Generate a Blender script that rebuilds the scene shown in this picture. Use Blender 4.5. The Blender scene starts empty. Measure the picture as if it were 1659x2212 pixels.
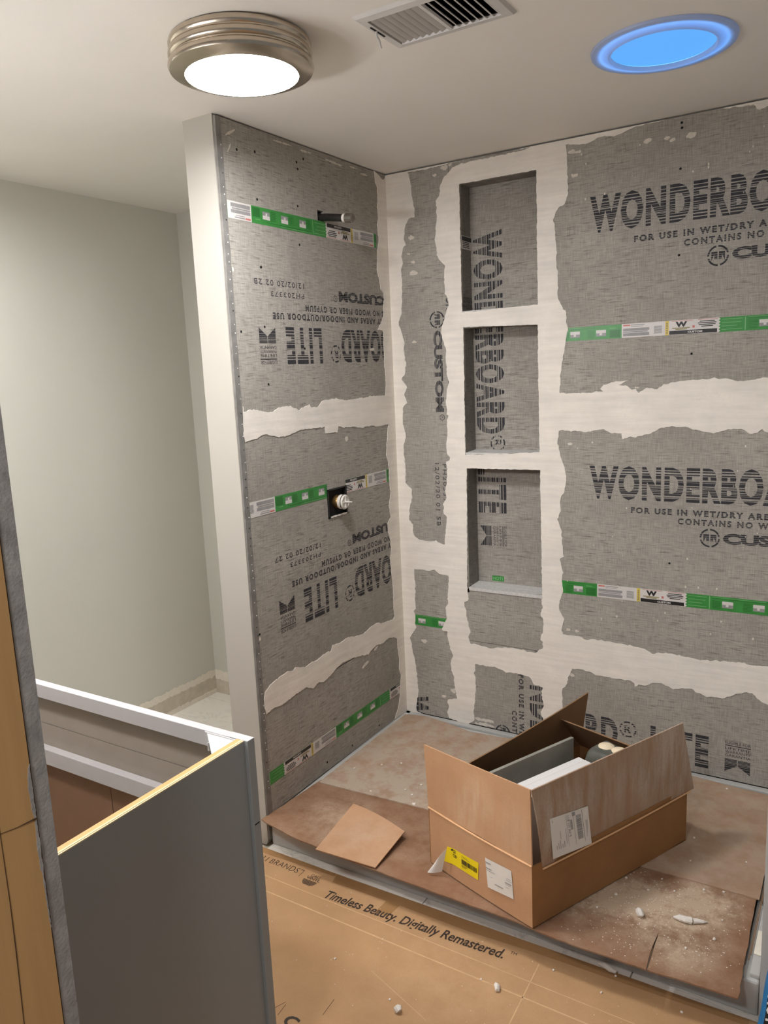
import bpy, bmesh, math, random
import numpy as np
from mathutils import Vector, Matrix, noise
from mathutils.geometry import delaunay_2d_cdt
rnd = random.Random(7)
SC = bpy.context.scene
COL = SC.collection
HC = 2.274                      # ceiling height
YF = -0.92                      # front of the shower
# ------------------------------------------------------------------ camera
cam = bpy.data.cameras.new('camera'); camo = bpy.data.objects.new('camera', cam); COL.objects.link(camo)
cam.sensor_fit = 'VERTICAL'; cam.sensor_height = 36.0; cam.lens = 1690.04/2212*36.0
cam.clip_start = 0.01
def cam_matrix():
    ya, pi, ro = -0.5612, -0.1758, -0.0445
    f = Vector((math.sin(ya)*math.cos(pi), math.cos(ya)*math.cos(pi), math.sin(pi)))
    r = Vector((math.cos(ya), -math.sin(ya), 0)); u = r.cross(f)
    r2 = r*math.cos(ro)+u*math.sin(ro); u2 = -r*math.sin(ro)+u*math.cos(ro)
    m = Matrix((r2, u2, -f)).transposed().to_4x4(); m.translation = Vector((1.6266, -2.7025, 1.5304))
    return m
camo.matrix_world = cam_matrix()
SC.camera = camo
# ------------------------------------------------------------------ world and exposure
wd = bpy.data.worlds.new('world'); SC.world = wd; wd.use_nodes = True
WBG = wd.node_tree.nodes['Background']
WBG.inputs[0].default_value = (1.0, 1.0, 1.0, 1); WBG.inputs[1].default_value = 0.22
SC.view_settings.view_transform = 'Standard'; SC.view_settings.look = 'None'
SC.view_settings.gamma = 1; SC.view_settings.use_curve_mapping = False
SC.view_settings.exposure = 0.0
LAMP = (108.0, 56.0, 135.0)       # radiance of the lenses: shower light, added fill lights for alcove and hallway
LAMPC = (0.99, 1.0, 1.02)
BULB = 100.0                     # radiance of the vanity light's glass shades
SKY = 1.0
# ------------------------------------------------------------------ materials
def lin(c):
    c = c/255.0
    return c/12.92 if c <= 0.04045 else ((c+0.055)/1.055)**2.4
def rgb(r, g, b): return (lin(r), lin(g), lin(b), 1)
class NT:
    def __init__(s, name):
        s.m = bpy.data.materials.new(name); s.m.use_nodes = True; s.t = s.m.node_tree
        s.b = s.t.nodes['Principled BSDF']; s._c = None
    def n(s, typ, **kw):
        x = s.t.nodes.new(typ)
        for k, v in kw.items(): setattr(x, k, v)
        return x
    def l(s, a, b): s.t.links.new(a, b)
    def coord(s):
        if s._c is None:
            g = s.n('ShaderNodeNewGeometry'); s._c = g.outputs['Position']
        return s._c
    def scaled(s, sc):
        v = s.n('ShaderNodeVectorMath', operation='MULTIPLY'); s.l(s.coord(), v.inputs[0]); v.inputs[1].default_value = sc
        return v.outputs[0]
    def noise(s, sc, scale=1.0, detail=3, rough=.55):
        x = s.n('ShaderNodeTexNoise'); x.inputs['Scale'].default_value = scale
        x.inputs['Detail'].default_value = detail; x.inputs['Roughness'].default_value = rough
        s.l(s.scaled(sc), x.inputs['Vector']); return x.outputs['Fac']
    def rng(s, fac, a, b, c=0.0, d=1.0):
        x = s.n('ShaderNodeMapRange'); s.l(fac, x.inputs[0])
        for i, v in enumerate((a, b, c, d)): x.inputs[i+1].default_value = v
        return x.outputs[0]
    def math(s, op, a, b):
        x = s.n('ShaderNodeMath', operation=op)
        for i, v in enumerate((a, b)):
            if isinstance(v, (int, float)): x.inputs[i].default_value = v
            else: s.l(v, x.inputs[i])
        return x.outputs[0]
    def mix(s, fac, a, b):
        x = s.n('ShaderNodeMix', data_type='RGBA')
        if isinstance(fac, (int, float)): x.inputs[0].default_value = fac
        else: s.l(fac, x.inputs[0])
        for i, v in ((6, a), (7, b)):
            if isinstance(v, tuple): x.inputs[i].default_value = v
            else: s.l(v, x.inputs[i])
        return x.outputs[2]
    def bump(s, h, strength=.3, dist=.002):
        x = s.n('ShaderNodeBump'); x.inputs['Strength'].default_value = strength; x.inputs['Distance'].default_value = dist
        s.l(h, x.inputs['Height']); s.l(x.outputs[0], s.b.inputs['Normal'])
    def col(s, c):
        if isinstance(c, tuple): s.b.inputs['Base Color'].default_value = c
        else: s.l(c, s.b.inputs['Base Color'])
def dark(c, k): return (c[0]*k, c[1]*k, c[2]*k, 1)
def plain(name, c, rough=.6, metal=0.0, var=.12, scale=25, bump=0.0, spec=.4):
    t = NT(name); t.b.inputs['Roughness'].default_value = rough; t.b.inputs['Metallic'].default_value = metal
    t.b.inputs['Specular IOR Level'].default_value = spec
    f = t.noise((scale,)*3)
    t.col(t.mix(t.rng(f, .3, .7), dark(c, 1-var), dark(c, 1+var)))
    if bump: t.bump(t.noise((scale*6,)*3), bump)
    return t.m
def emis(name, c, s):
    t = NT(name); t.b.inputs['Emission Color'].default_value = (*c, 1); t.b.inputs['Emission Strength'].default_value = s
    t.b.inputs['Base Color'].default_value = (.8, .8, .8, 1); return t.m
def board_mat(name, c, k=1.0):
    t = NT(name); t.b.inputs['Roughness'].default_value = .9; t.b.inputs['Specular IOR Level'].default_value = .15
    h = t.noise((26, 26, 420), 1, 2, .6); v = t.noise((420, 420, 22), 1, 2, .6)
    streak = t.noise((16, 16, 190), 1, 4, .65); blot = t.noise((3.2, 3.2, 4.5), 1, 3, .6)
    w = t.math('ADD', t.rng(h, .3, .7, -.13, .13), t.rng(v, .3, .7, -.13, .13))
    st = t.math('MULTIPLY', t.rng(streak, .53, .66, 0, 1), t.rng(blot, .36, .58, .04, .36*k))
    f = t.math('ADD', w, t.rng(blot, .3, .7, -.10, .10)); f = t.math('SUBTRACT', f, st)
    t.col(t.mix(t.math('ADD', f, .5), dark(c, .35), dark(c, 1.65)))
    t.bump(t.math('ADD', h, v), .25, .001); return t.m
def compound_mat(name, c):
    t = NT(name); t.b.inputs['Roughness'].default_value = .85; t.b.inputs['Specular IOR Level'].default_value = .2
    a = t.noise((9, 9, 9), 1, 4, .6); b = t.noise((5, 5, 60), 1, 3, .6); cr = t.noise((30, 30, 12), 1, 5, .7)
    f = t.math('ADD', t.rng(a, .3, .7, -.25, .25), t.rng(b, .3, .7, -.25, .25))
    line = t.rng(t.math('ABSOLUTE', t.math('SUBTRACT', cr, .5), 0), 0, .012, .35, 0)
    f = t.math('SUBTRACT', f, t.math('MULTIPLY', line, t.rng(a, .52, .6, 0, 1)))
    t.col(t.mix(t.math('ADD', f, .5), dark(c, .86), dark(c, 1.10)))
    t.bump(t.math('ADD', b, cr), .35, .003); return t.m
def card_mat(name, c, dustc=None, blobs=(), amount=0.0, rough=.8, var=.10, fine=.25, streak=(14, 14, 14)):
    """cardboard: fluting, fibres; optional plaster dust lying in patches at (x, y, z, radius, strength)"""
    t = NT(name); t.b.inputs['Roughness'].default_value = rough; t.b.inputs['Specular IOR Level'].default_value = .25
    a = t.noise((7, 7, 7), 1, 4, .6); b = t.noise((300, 300, 300), 1, 2)
    base = t.mix(t.rng(a, .3, .7), dark(c, 1-var), dark(c, 1+var))
    base = t.mix(t.rng(b, .35, .65, 0, .25), base, dark(c, .75))
    if dustc:
        n1 = t.noise(streak, 1, 6, .68); n2 = t.noise((160, 160, 160), 1, 3, .7); n3 = t.noise((3, 3, 3), 1, 3, .6)
        tot = t.rng(n3, .35, .7, 0, amount)
        for x, y, z, r, s in blobs:
            d = t.n('ShaderNodeVectorMath', operation='DISTANCE'); t.l(t.coord(), d.inputs[0]); d.inputs[1].default_value = (x, y, z)
            tot = t.math('ADD', tot, t.rng(d.outputs['Value'], r, r*.25, 0, s))
        tot = t.math('MULTIPLY', tot, t.rng(n1, .36, .60, .25, 1.25))
        tot = t.math('MULTIPLY', tot, t.rng(n2, .3, .7, 1-fine, 1+fine))
        lim = t.math('MINIMUM', tot, 1.0)
        base = t.mix(lim, base, dustc)
    t.col(base); t.bump(t.math('ADD', a, b), .12, .002); return t.m
def wood_mat(name, c, c2, axis, sc=60):
    t = NT(name); t.b.inputs['Roughness'].default_value = .65
    s = [sc, sc, sc]; s[axis] = 2.2
    a = t.noise(tuple(s), 1, 4, .6); s2 = [8, 8, 8]; s2[axis] = .8; b = t.noise(tuple(s2), 1, 2)
    f = t.math('ADD', t.rng(a, .3, .7, 0, .5), t.rng(b, .3, .7, 0, .5))
    t.col(t.mix(f, c2, c)); t.bump(a, .1, .001); return t.m
def marble_mat(name, c, vein):
    t = NT(name); t.b.inputs['Roughness'].default_value = .3
    w = t.n('ShaderNodeTexNoise'); w.inputs['Scale'].default_value = 3.5; w.inputs['Detail'].default_value = 7
    w.inputs['Roughness'].default_value = .65; w.inputs['Distortion'].default_value = 1.6; t.l(t.scaled((1.5, 3.0, 1.5)), w.inputs['Vector'])
    f = t.rng(t.math('ABSOLUTE', t.math('SUBTRACT', w.outputs['Fac'], .5), 0), 0, .03, .8, 0)
    cl = t.noise((4, 4, 4), 1, 5)
    t.col(t.mix(t.math('MULTIPLY', f, t.rng(cl, .45, .65)), c, vein)); return t.m
M = {}
M['white_paint'] = plain('white_paint', rgb(178, 172, 162), .55, var=.015, scale=3, bump=.04)
M['ceiling'] = plain('ceiling_paint', rgb(236, 231, 223), .7, var=.015, scale=4, bump=.12)
M['sage'] = plain('sage_paint', rgb(203, 201, 189), .45, var=.015, scale=3, bump=.05)
M['grey_wall'] = plain('grey_wall_paint', rgb(190, 188, 184), .5, var=.02, scale=3)
M['board'] = board_mat('cement_board', rgb(162, 156, 147))
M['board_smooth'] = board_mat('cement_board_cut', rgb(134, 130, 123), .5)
M['edge'] = plain('cement_board_edge', rgb(150, 146, 143), .9, var=.18, scale=40, bump=.4)
M['comp'] = compound_mat('joint_compound', rgb(237, 229, 218))
M['comp_thin'] = plain('compound_smear', rgb(213, 205, 193), .85, var=.1, scale=60)
M['sill'] = plain('dusty_sill', rgb(205, 202, 198), .85, var=.10, scale=90)
M['ink'] = plain('black_ink', rgb(52, 50, 54), .75, var=.35, scale=70)
M['ink_faint'] = plain('faint_black_ink', rgb(66, 63, 66), .8, var=.3, scale=90)
M['s_green'] = plain('label_green', rgb(62, 140, 66), .35, var=.1, scale=30)
M['s_green2'] = plain('label_dark_green', rgb(44, 112, 50), .35, var=.1, scale=30)
M['s_green3'] = plain('label_light_green', rgb(122, 178, 118), .35)
M['s_white'] = plain('label_white', rgb(214, 208, 203), .35, var=.03)
M['s_grey'] = plain('label_grey_print', rgb(150, 147, 146), .4)
M['s_black'] = plain('label_black', rgb(40, 37, 37), .4)
M['s_yellow'] = plain('label_yellow', rgb(214, 190, 84), .4)
M['s_red'] = plain('label_red', rgb(200, 112, 105), .4)
M['s_gold'] = plain('label_gold', rgb(150, 138, 96), .4)
M['s_dim'] = plain('label_pale_print', rgb(176, 173, 170), .5)
M['nickel'] = plain('brushed_nickel', rgb(196, 184, 168), .22, 1.0, var=.03, scale=50)
LENS = [emis('lamp_lens', LAMPC, q) for q in LAMP]
M['shade'] = emis('glass_shade', LAMPC, BULB)
M['skyglow'] = emis('sky_glow_ring', (0.10, .40, .95), SKY*2.0)
M['skylens'] = emis('sky_lens', (0.10, .40, .95), SKY); M['skylens'].node_tree.nodes['Principled BSDF'].inputs['Base Color'].default_value = (.03, .06, .12, 1)
t = NT('translucent_trim'); t.b.inputs['Base Color'].default_value = rgb(212, 208, 206); t.b.inputs['Roughness'].default_value = .4
tr = t.n('ShaderNodeBsdfTranslucent'); tr.inputs[0].default_value = (.75, .8, .9, 1)
mx = t.n('ShaderNodeMixShader'); mx.inputs[0].default_value = .6
t.l(t.b.outputs[0], mx.inputs[1]); t.l(tr.outputs[0], mx.inputs[2]); t.l(mx.outputs[0], t.t.nodes['Material Output'].inputs[0]); M['trim'] = t.m
M['vent_white'] = plain('vent_enamel', rgb(206, 202, 198), .35, var=.02)
M['duct'] = plain('duct_dark', rgb(38, 36, 36), .8, var=.4, scale=90)
M['steel_dark'] = plain('dark_pipe', rgb(58, 54, 52), .4, .6, var=.25, scale=60)
M['steel'] = plain('threaded_steel', rgb(150, 143, 134), .35, .9, var=.15, scale=80)
M['black_plastic'] = plain('black_plastic', rgb(32, 31, 31), .4, var=.3, scale=50)
M['white_plastic'] = plain('white_plastic', rgb(214, 208, 198), .4, var=.03)
M['brass'] = plain('brass', rgb(176, 140, 88), .35, .9, var=.1)
M['galv'] = plain('galvanised_bead', rgb(130, 127, 122), .6, .15, var=.16, scale=30)
M['hole'] = plain('dark_hole', rgb(24, 22, 21), .9)
M['tan_back'] = plain('cavity', rgb(60, 52, 44), .9)
M['pan'] = plain('white_acrylic', rgb(184, 182, 178), .3, var=.02)
M['marble'] = marble_mat('marble_tile', rgb(242, 236, 226), rgb(196, 190, 180))
M['tile_back'] = plain('tile_back', rgb(140, 136, 126), .5, var=.12, scale=14)
M['white_marble'] = marble_mat('white_marble', rgb(222, 218, 216), rgb(190, 187, 186))
M['wrap'] = plain('dark_wrap', rgb(84, 84, 76), .4, var=.3, scale=20)
M['cream'] = plain('cream', rgb(226, 208, 178), .5, var=.05)
DUST = rgb(192, 170, 146)
M['card_back'] = card_mat('dusty_cardboard', rgb(168, 136, 110), rgb(180, 163, 145), [(.35, -.3, .1, 1.4, .55), (.3, -.62, .1, .3, .4), (1.2, -.3, .1, .5, .15)], .35)
M['card_front'] = card_mat('red_brown_cardboard', rgb(132, 94, 68), DUST, [(1.16, -.77, .1, .13, .9), (1.33, -.68, .1, .13, .8), (1.04, -.82, .1, .12, .7), (1.26, -.80, .1, .20, .6), (.2, -.80, .1, .16, .25), (1.33, -.93, .1, .15, .25)], .30)
M['card_piece'] = card_mat('loose_cardboard', rgb(186, 143, 108), DUST, [(.38, -.9, .11, .12, .15)], .18)
M['card_floor'] = card_mat('floor_cardboard', rgb(182, 143, 103), rgb(212, 178, 140), [(.8, -1.15, 0, .3, .12)], .12, .55, .06)
M['tape'] = plain('packing_tape', rgb(160, 122, 82), .22, var=.06, scale=20)
M['crease'] = plain('paper_crease', rgb(205, 168, 128), .7)
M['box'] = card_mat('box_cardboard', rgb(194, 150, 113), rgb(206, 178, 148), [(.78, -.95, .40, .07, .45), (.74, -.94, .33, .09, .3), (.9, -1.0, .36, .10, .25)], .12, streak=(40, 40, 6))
M['box_shade'] = card_mat('box_shaded_side', rgb(150, 108, 68), None)  # same cardboard as the box front, darkened for the sides in shade
M['box_dusty'] = card_mat('box_flap_cardboard', rgb(160, 126, 99), rgb(186, 170, 154), [(.99, -.93, .40, .16, .6), (1.2, -.5, .42, .20, .6), (1.08, -.75, .38, .2, .4)], .45, streak=(34, 34, 5))
M['box_in'] = card_mat('box_inside', rgb(138, 106, 76), None)
M['box_fold'] = card_mat('box_fold', rgb(222, 176, 132), None)
M['paper'] = plain('label_paper', rgb(226, 221, 214), .45, var=.02)
M['yellow'] = plain('yellow_sticker', rgb(244, 218, 28), .45, var=.03)
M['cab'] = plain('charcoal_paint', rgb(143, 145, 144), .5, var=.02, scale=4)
M['cab_white'] = plain('grey_white_frame', rgb(192, 188, 188), .5, var=.02)
M['cab_in'] = plain('grey_inner_panel', rgb(160, 150, 139), .55, var=.03)
M['cab_brown'] = plain('brown_inner_panel', rgb(134, 102, 80), .6, var=.05)
M['ply'] = wood_mat('plywood_pale', rgb(226, 206, 164), rgb(208, 182, 136), 1, 120)
M['ply2'] = wood_mat('plywood_orange', rgb(212, 168, 108), rgb(200, 152, 92), 1, 60)
M['stud'] = wood_mat('stud_wood', rgb(200, 158, 104), rgb(170, 130, 80), 2, 40)
M['crack'] = plain('wood_check', rgb(70, 48, 30), .9)
t = NT('clear_plastic'); t.b.inputs['Base Color'].default_value = (.95, .93, .92, 1); t.b.inputs['Roughness'].default_value = .25
t.b.inputs['Transmission Weight'].default_value = .45; t.b.inputs['IOR'].default_value = 1.2; M['clear'] = t.m
M['plaster'] = plain('plaster', rgb(232, 224, 214), .85, var=.06, scale=120, bump=.3)
M['raw'] = plain('raw_drywall', rgb(200, 190, 172), .9, var=.10, scale=25)
M['cream_edge'] = plain('primer_edge', rgb(228, 220, 204), .8, var=.05, scale=60)
M['bag_blue'] = plain('bag_blue', rgb(38, 118, 176), .4, var=.12, scale=20)
M['bag_black'] = plain('bag_black', rgb(30, 29, 31), .4, var=.2, scale=20)
M['bag_white'] = plain('bag_white', rgb(215, 214, 212), .5)
M['brown_ink'] = plain('brown_black_ink', rgb(62, 50, 40), .6, var=.15, scale=50)
# ------------------------------------------------------------------ object helpers
def origin_of(p):
    o = Vector((0, 0, 0))
    while p is not None: o = o + p.location; p = p.parent
    return o
def tag(o, label=None, cat=None, group=None, kind=None):
    if label: o['label'] = label
    if cat: o['category'] = cat
    if group: o['group'] = group
    if kind: o['kind'] = kind
    return o
def thing(name, loc, label, cat, group=None):
    o = bpy.data.objects.new(name, None); COL.objects.link(o); o.location = loc; o.empty_display_size = .05
    return tag(o, label, cat, group)
class MB:
    def __init__(s): s.v = []; s.f = []; s.m = []
    def add(s, vs, fs, mi=0):
        b = len(s.v); s.v += [tuple(x) for x in vs]; s.f += [tuple(b+i for i in f) for f in fs]; s.m += [mi]*len(fs); return s
    def box(s, x0, x1, y0, y1, z0, z1, mi=0):
        vs = [(x, y, z) for z in (z0, z1) for y in (y0, y1) for x in (x0, x1)]
        return s.add(vs, [(0, 2, 3, 1), (4, 5, 7, 6), (0, 1, 5, 4), (2, 6, 7, 3), (0, 4, 6, 2), (1, 3, 7, 5)], mi)
    def obox(s, o, ax, ay, az, mi=0):
        o = Vector(o); ax = Vector(ax); ay = Vector(ay); az = Vector(az)
        vs = [o+ax*i+ay*j+az*k for k in (0, 1) for j in (0, 1) for i in (0, 1)]
        return s.add(vs, [(0, 2, 3, 1), (4, 5, 7, 6), (0, 1, 5, 4), (2, 6, 7, 3), (0, 4, 6, 2), (1, 3, 7, 5)], mi)
    def lathe(s, prof, c, n=64, mi=0, axis='z'):
        b = []
        for r, h in prof:
            for i in range(n):
                a = 2*math.pi*i/n
                if axis == 'z': b.append((c[0]+r*math.cos(a), c[1]+r*math.sin(a), c[2]+h))
                else: b.append((c[0]+h, c[1]+r*math.cos(a), c[2]+r*math.sin(a)))
        fs = []
        for j in range(len(prof)-1):
            for i in range(n):
                k = (i+1) % n; fs.append((j*n+i, j*n+k, (j+1)*n+k, (j+1)*n+i))
        fs.append(tuple(range(n))); fs.append(tuple((len(prof)-1)*n+i for i in range(n)))
        return s.add(b, fs, mi)
    def tube(s, path, r, n=10, mi=0):
        path = [Vector(p) for p in path]; vs = []; fs = []
        for i, p in enumerate(path):
            d = (path[min(i+1, len(path)-1)]-path[max(i-1, 0)]).normalized()
            q = d.cross(Vector((0.31, .17, .93))).normalized(); w = d.cross(q)
            rr = r[i] if isinstance(r, (list, tuple)) else r
            for k in range(n):
                a = 2*math.pi*k/n; vs.append(p+q*rr*math.cos(a)+w*rr*math.sin(a))
        for i in range(len(path)-1):
            for k in range(n):
                l = (k+1) % n; fs.append((i*n+k, i*n+l, (i+1)*n+l, (i+1)*n+k))
        fs.append(tuple(range(n))); fs.append(tuple((len(path)-1)*n+k for k in range(n)))
        return s.add(vs, fs, mi)
    def prism(s, outline, holes, P, d0, d1, mi=0, back=True):
        """2D outline with holes, thickness d0..d1 along the plane's normal; P(u, v, d) gives the 3D point"""
        v2, tr = fill(outline, holes)
        b = [P(u, v, d1) for u, v in v2]; s.add(b, tr, mi)
        if back: s.add([P(u, v, d0) for u, v in v2], [t[::-1] for t in tr], mi)
        for lp in [outline]+list(holes):
            n = len(lp); vs = [P(u, v, d1) for u, v in lp]+[P(u, v, d0) for u, v in lp]
            s.add(vs, [(i, (i+1) % n, n+(i+1) % n, n+i) for i in range(n)], mi)
        return s
    def build(s, name, mats, parent=None, label=None, cat=None, group=None, kind=None, smooth=False, at=None, bevel=0):
        o0 = origin_of(parent) if parent else Vector((0, 0, 0))
        if at is not None: o0 = o0+Vector(at)
        me = bpy.data.meshes.new(name); me.from_pydata([tuple(Vector(v)-o0) for v in s.v], [], s.f)
        if not isinstance(mats, (list, tuple)): mats = [mats]
        for m in mats: me.materials.append(m)
        me.polygons.foreach_set('material_index', s.m)
        bm = bmesh.new(); bm.from_mesh(me)
        bmesh.ops.remove_doubles(bm, verts=bm.verts, dist=1e-6)
        bmesh.ops.recalc_face_normals(bm, faces=bm.faces)
        bm.to_mesh(me); bm.free()
        if smooth:
            me.polygons.foreach_set('use_smooth', [True]*len(me.polygons))
            if hasattr(me, 'set_sharp_from_angle'): me.set_sharp_from_angle(angle=math.radians(40))
        me.update()
        o = bpy.data.objects.new(name, me); COL.objects.link(o)
        if at is not None: o.location = at
        if parent: o.parent = parent
        if bevel:
            md = o.modifiers.new('bevel', 'BEVEL'); md.width = bevel; md.segments = 2; md.limit_method = 'ANGLE'
        return tag(o, label, cat, group, kind)
def inside(p, poly):
    c = False; n = len(poly); x, y = p
    for i in range(n):
        x1, y1 = poly[i]; x2, y2 = poly[i-1]
        if (y1 > y) != (y2 > y) and x < (x2-x1)*(y-y1)/(y2-y1)+x1: c = not c
    return c
def fill(outline, holes=()):
    vs = []; es = []
    for lp in [outline]+list(holes):
        b = len(vs); n = len(lp); vs += [Vector(p) for p in lp]; es += [(b+i, b+(i+1) % n) for i in range(n)]
    r = delaunay_2d_cdt(vs, es, [], 0, 1e-6)
    ov = [tuple(v) for v in r[0]]; out = []
    for f in r[2]:
        c = (sum(ov[i][0] for i in f)/len(f), sum(ov[i][1] for i in f)/len(f))
        if inside(c, outline) and not any(inside(c, h) for h in holes): out.append(tuple(f))
    return ov, out
def rag(poly, amp=.0022, step=.007, seed=0, keep=None):
    """a ragged trowelled edge: subdivide and push each point along the local normal"""
    r = random.Random(seed); pts = []
    n = len(poly)
    for i in range(n):
        a = Vector(poly[i]); b = Vector(poly[(i+1) % n]); L = (b-a).length; k = max(1, int(L/step))
        nn = Vector((-(b-a).y, (b-a).x)); nn = nn/L if L > 1e-9 else nn
        for j in range(k):
            p = a.lerp(b, j/k)
            w = noise.noise(Vector((p.x*70, p.y*70, seed)))*amp*1.6+noise.noise(Vector((p.x*230, p.y*230, seed+9)))*amp+r.uniform(-.35, .35)*amp
            q = p+nn*w
            if keep and not keep(p): q = p
            pts.append((q.x, q.y))
    return pts
PL = lambda u, v, d: (d, u, v)            # left shower wall: u = y, v = z, d out of the wall
PB = lambda u, v, d: (u, -d, v)           # back shower wall: u = x, v = z
PZ = lambda u, v, d: (u, v, d)            # lying flat: u = x, v = y, d = z
def rect(u0, u1, v0, v1): return [(u0, v0), (u1, v0), (u1, v1), (u0, v1)]
# ------------------------------------------------------------------ lettering
_tc = {}
def glyphs(s, bold=0.0, spacing=1.0, shear=0.0):
    k = (s, bold, spacing, shear)
    if k in _tc: return _tc[k]
    cu = bpy.data.curves.new('txt', 'FONT'); cu.body = s; cu.size = 1; cu.offset = bold; cu.space_character = spacing; cu.resolution_u = 3; cu.shear = shear
    o = bpy.data.objects.new('txt', cu); COL.objects.link(o)
    dg = bpy.context.evaluated_depsgraph_get(); me = bpy.data.meshes.new_from_object(o.evaluated_get(dg))
    vs = [(v.co.x, v.co.y) for v in me.vertices]; fs = [tuple(p.vertices) for p in me.polygons]
    bpy.data.objects.remove(o); bpy.data.curves.remove(cu); bpy.data.meshes.remove(me)
    x0 = min(v[0] for v in vs); x1 = max(v[0] for v in vs); y0 = min(v[1] for v in vs); y1 = max(v[1] for v in vs)
    vs = [((x-x0)/(x1-x0), (y-y0)/(y1-y0)) for x, y in vs]
    _tc[k] = (vs, fs); return _tc[k]
class Flat:
    """flat print in its own (s, t) frame"""
    def __init__(s): s.v = []; s.f = []; s.m = []
    def poly(s, pts, mi=0):
        b = len(s.v); s.v += list(pts); s.f.append(tuple(range(b, b+len(pts)))); s.m.append(mi)
    def r(s, a, b, c, d, mi=0): s.poly([(a, c), (b, c), (b, d), (a, d)], mi)
    def text(s, str_, x, y, w, h, mi=0, bold=0.0, spacing=1.0, shear=0.0):
        vs, fs = glyphs(str_, bold, spacing, shear); b = len(s.v)
        s.v += [(x+u*w, y+v*h) for u, v in vs]; s.f += [tuple(b+i for i in f) for f in fs]; s.m += [mi]*len(fs)
    def ring(s, x, y, r0, r1, n=20, mi=0, gap=0):
        for i in range(n):
            if gap and i % gap == 0: continue
            a = 2*math.pi*i/n; b = 2*math.pi*(i+1)/n
            s.poly([(x+r0*math.cos(a), y+r0*math.sin(a)), (x+r1*math.cos(a), y+r1*math.sin(a)), (x+r1*math.cos(b), y+r1*math.sin(b)), (x+r0*math.cos(b), y+r0*math.sin(b))], mi)
    def bmesh(s):
        bm = bmesh.new(); vs = [bm.verts.new((x, y, 0)) for x, y in s.v]
        for f, m in zip(s.f, s.m):
            try: bm.faces.new([vs[i] for i in f]).material_index = m
            except ValueError: pass
        return bm
def slice_gaps(bm, gaps):
    for a, b in gaps:
        for y in (a, b):
            bmesh.ops.bisect_plane(bm, geom=bm.verts[:]+bm.edges[:]+bm.faces[:], plane_co=(0, y, 0), plane_no=(0, 1, 0), dist=1e-7)
        dl = [f for f in bm.faces if a < f.calc_center_median().y < b]
        if dl: bmesh.ops.delete(bm, geom=dl, context='FACES')
def clip_rect(bm, u0, u1, v0, v1):
    for co, no in (((u0, 0, 0), (-1, 0, 0)), ((u1, 0, 0), (1, 0, 0)), ((0, v0, 0), (0, -1, 0)), ((0, v1, 0), (0, 1, 0))):
        bmesh.ops.bisect_plane(bm, geom=bm.verts[:]+bm.edges[:]+bm.faces[:], plane_co=co, plane_no=no, dist=1e-7, clear_outer=True)
def place(bm, name, mats, P, d, parent, label=None, kind=None):
    if not bm.faces: bm.free(); return None
    o0 = origin_of(parent) if parent else Vector((0, 0, 0))
    want = Vector(P(0, 0, 1))-Vector(P(0, 0, 0))
    for v in bm.verts: v.co = Vector(P(v.co.x, v.co.y, d))-o0
    bmesh.ops.recalc_face_normals(bm, faces=bm.faces)
    bm.normal_update()
    fl = [f for f in bm.faces if f.normal.dot(want) < 0]
    if fl: bmesh.ops.reverse_faces(bm, faces=fl)
    me = bpy.data.meshes.new(name); bm.to_mesh(me); bm.free()
    for m in (mats if isinstance(mats, (list, tuple)) else [mats]): me.materials.append(m)
    o = bpy.data.objects.new(name, me); COL.objects.link(o); o.parent = parent
    return tag(o, label, kind=kind)
def turn(bm, u0, v0, rot):
    for v in bm.verts:
        s, t = v.co.x, v.co.y
        if rot == 0: v.co.x, v.co.y = u0+s, v0+t
        elif rot == 180: v.co.x, v.co.y = u0-s, v0-t
        else: v.co.x, v.co.y = u0+t, v0-s          # reading downwards
def gaps_for(h, seed):
    r = random.Random(seed); g = []
    for b, w in ((.085, .022), (.150, .030), (.240, .012), (.275, .012), (.310, .022), (.372, .014), (.410, .012), (.452, .020), (.560, .014), (.600, .024), (.655, .012), (.735, .018), (.790, .034), (.872, .022)):
        b += r.uniform(-.014, .014); w *= r.uniform(.8, 1.5); g.append((b*h, (b+w)*h))
    return g
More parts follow.
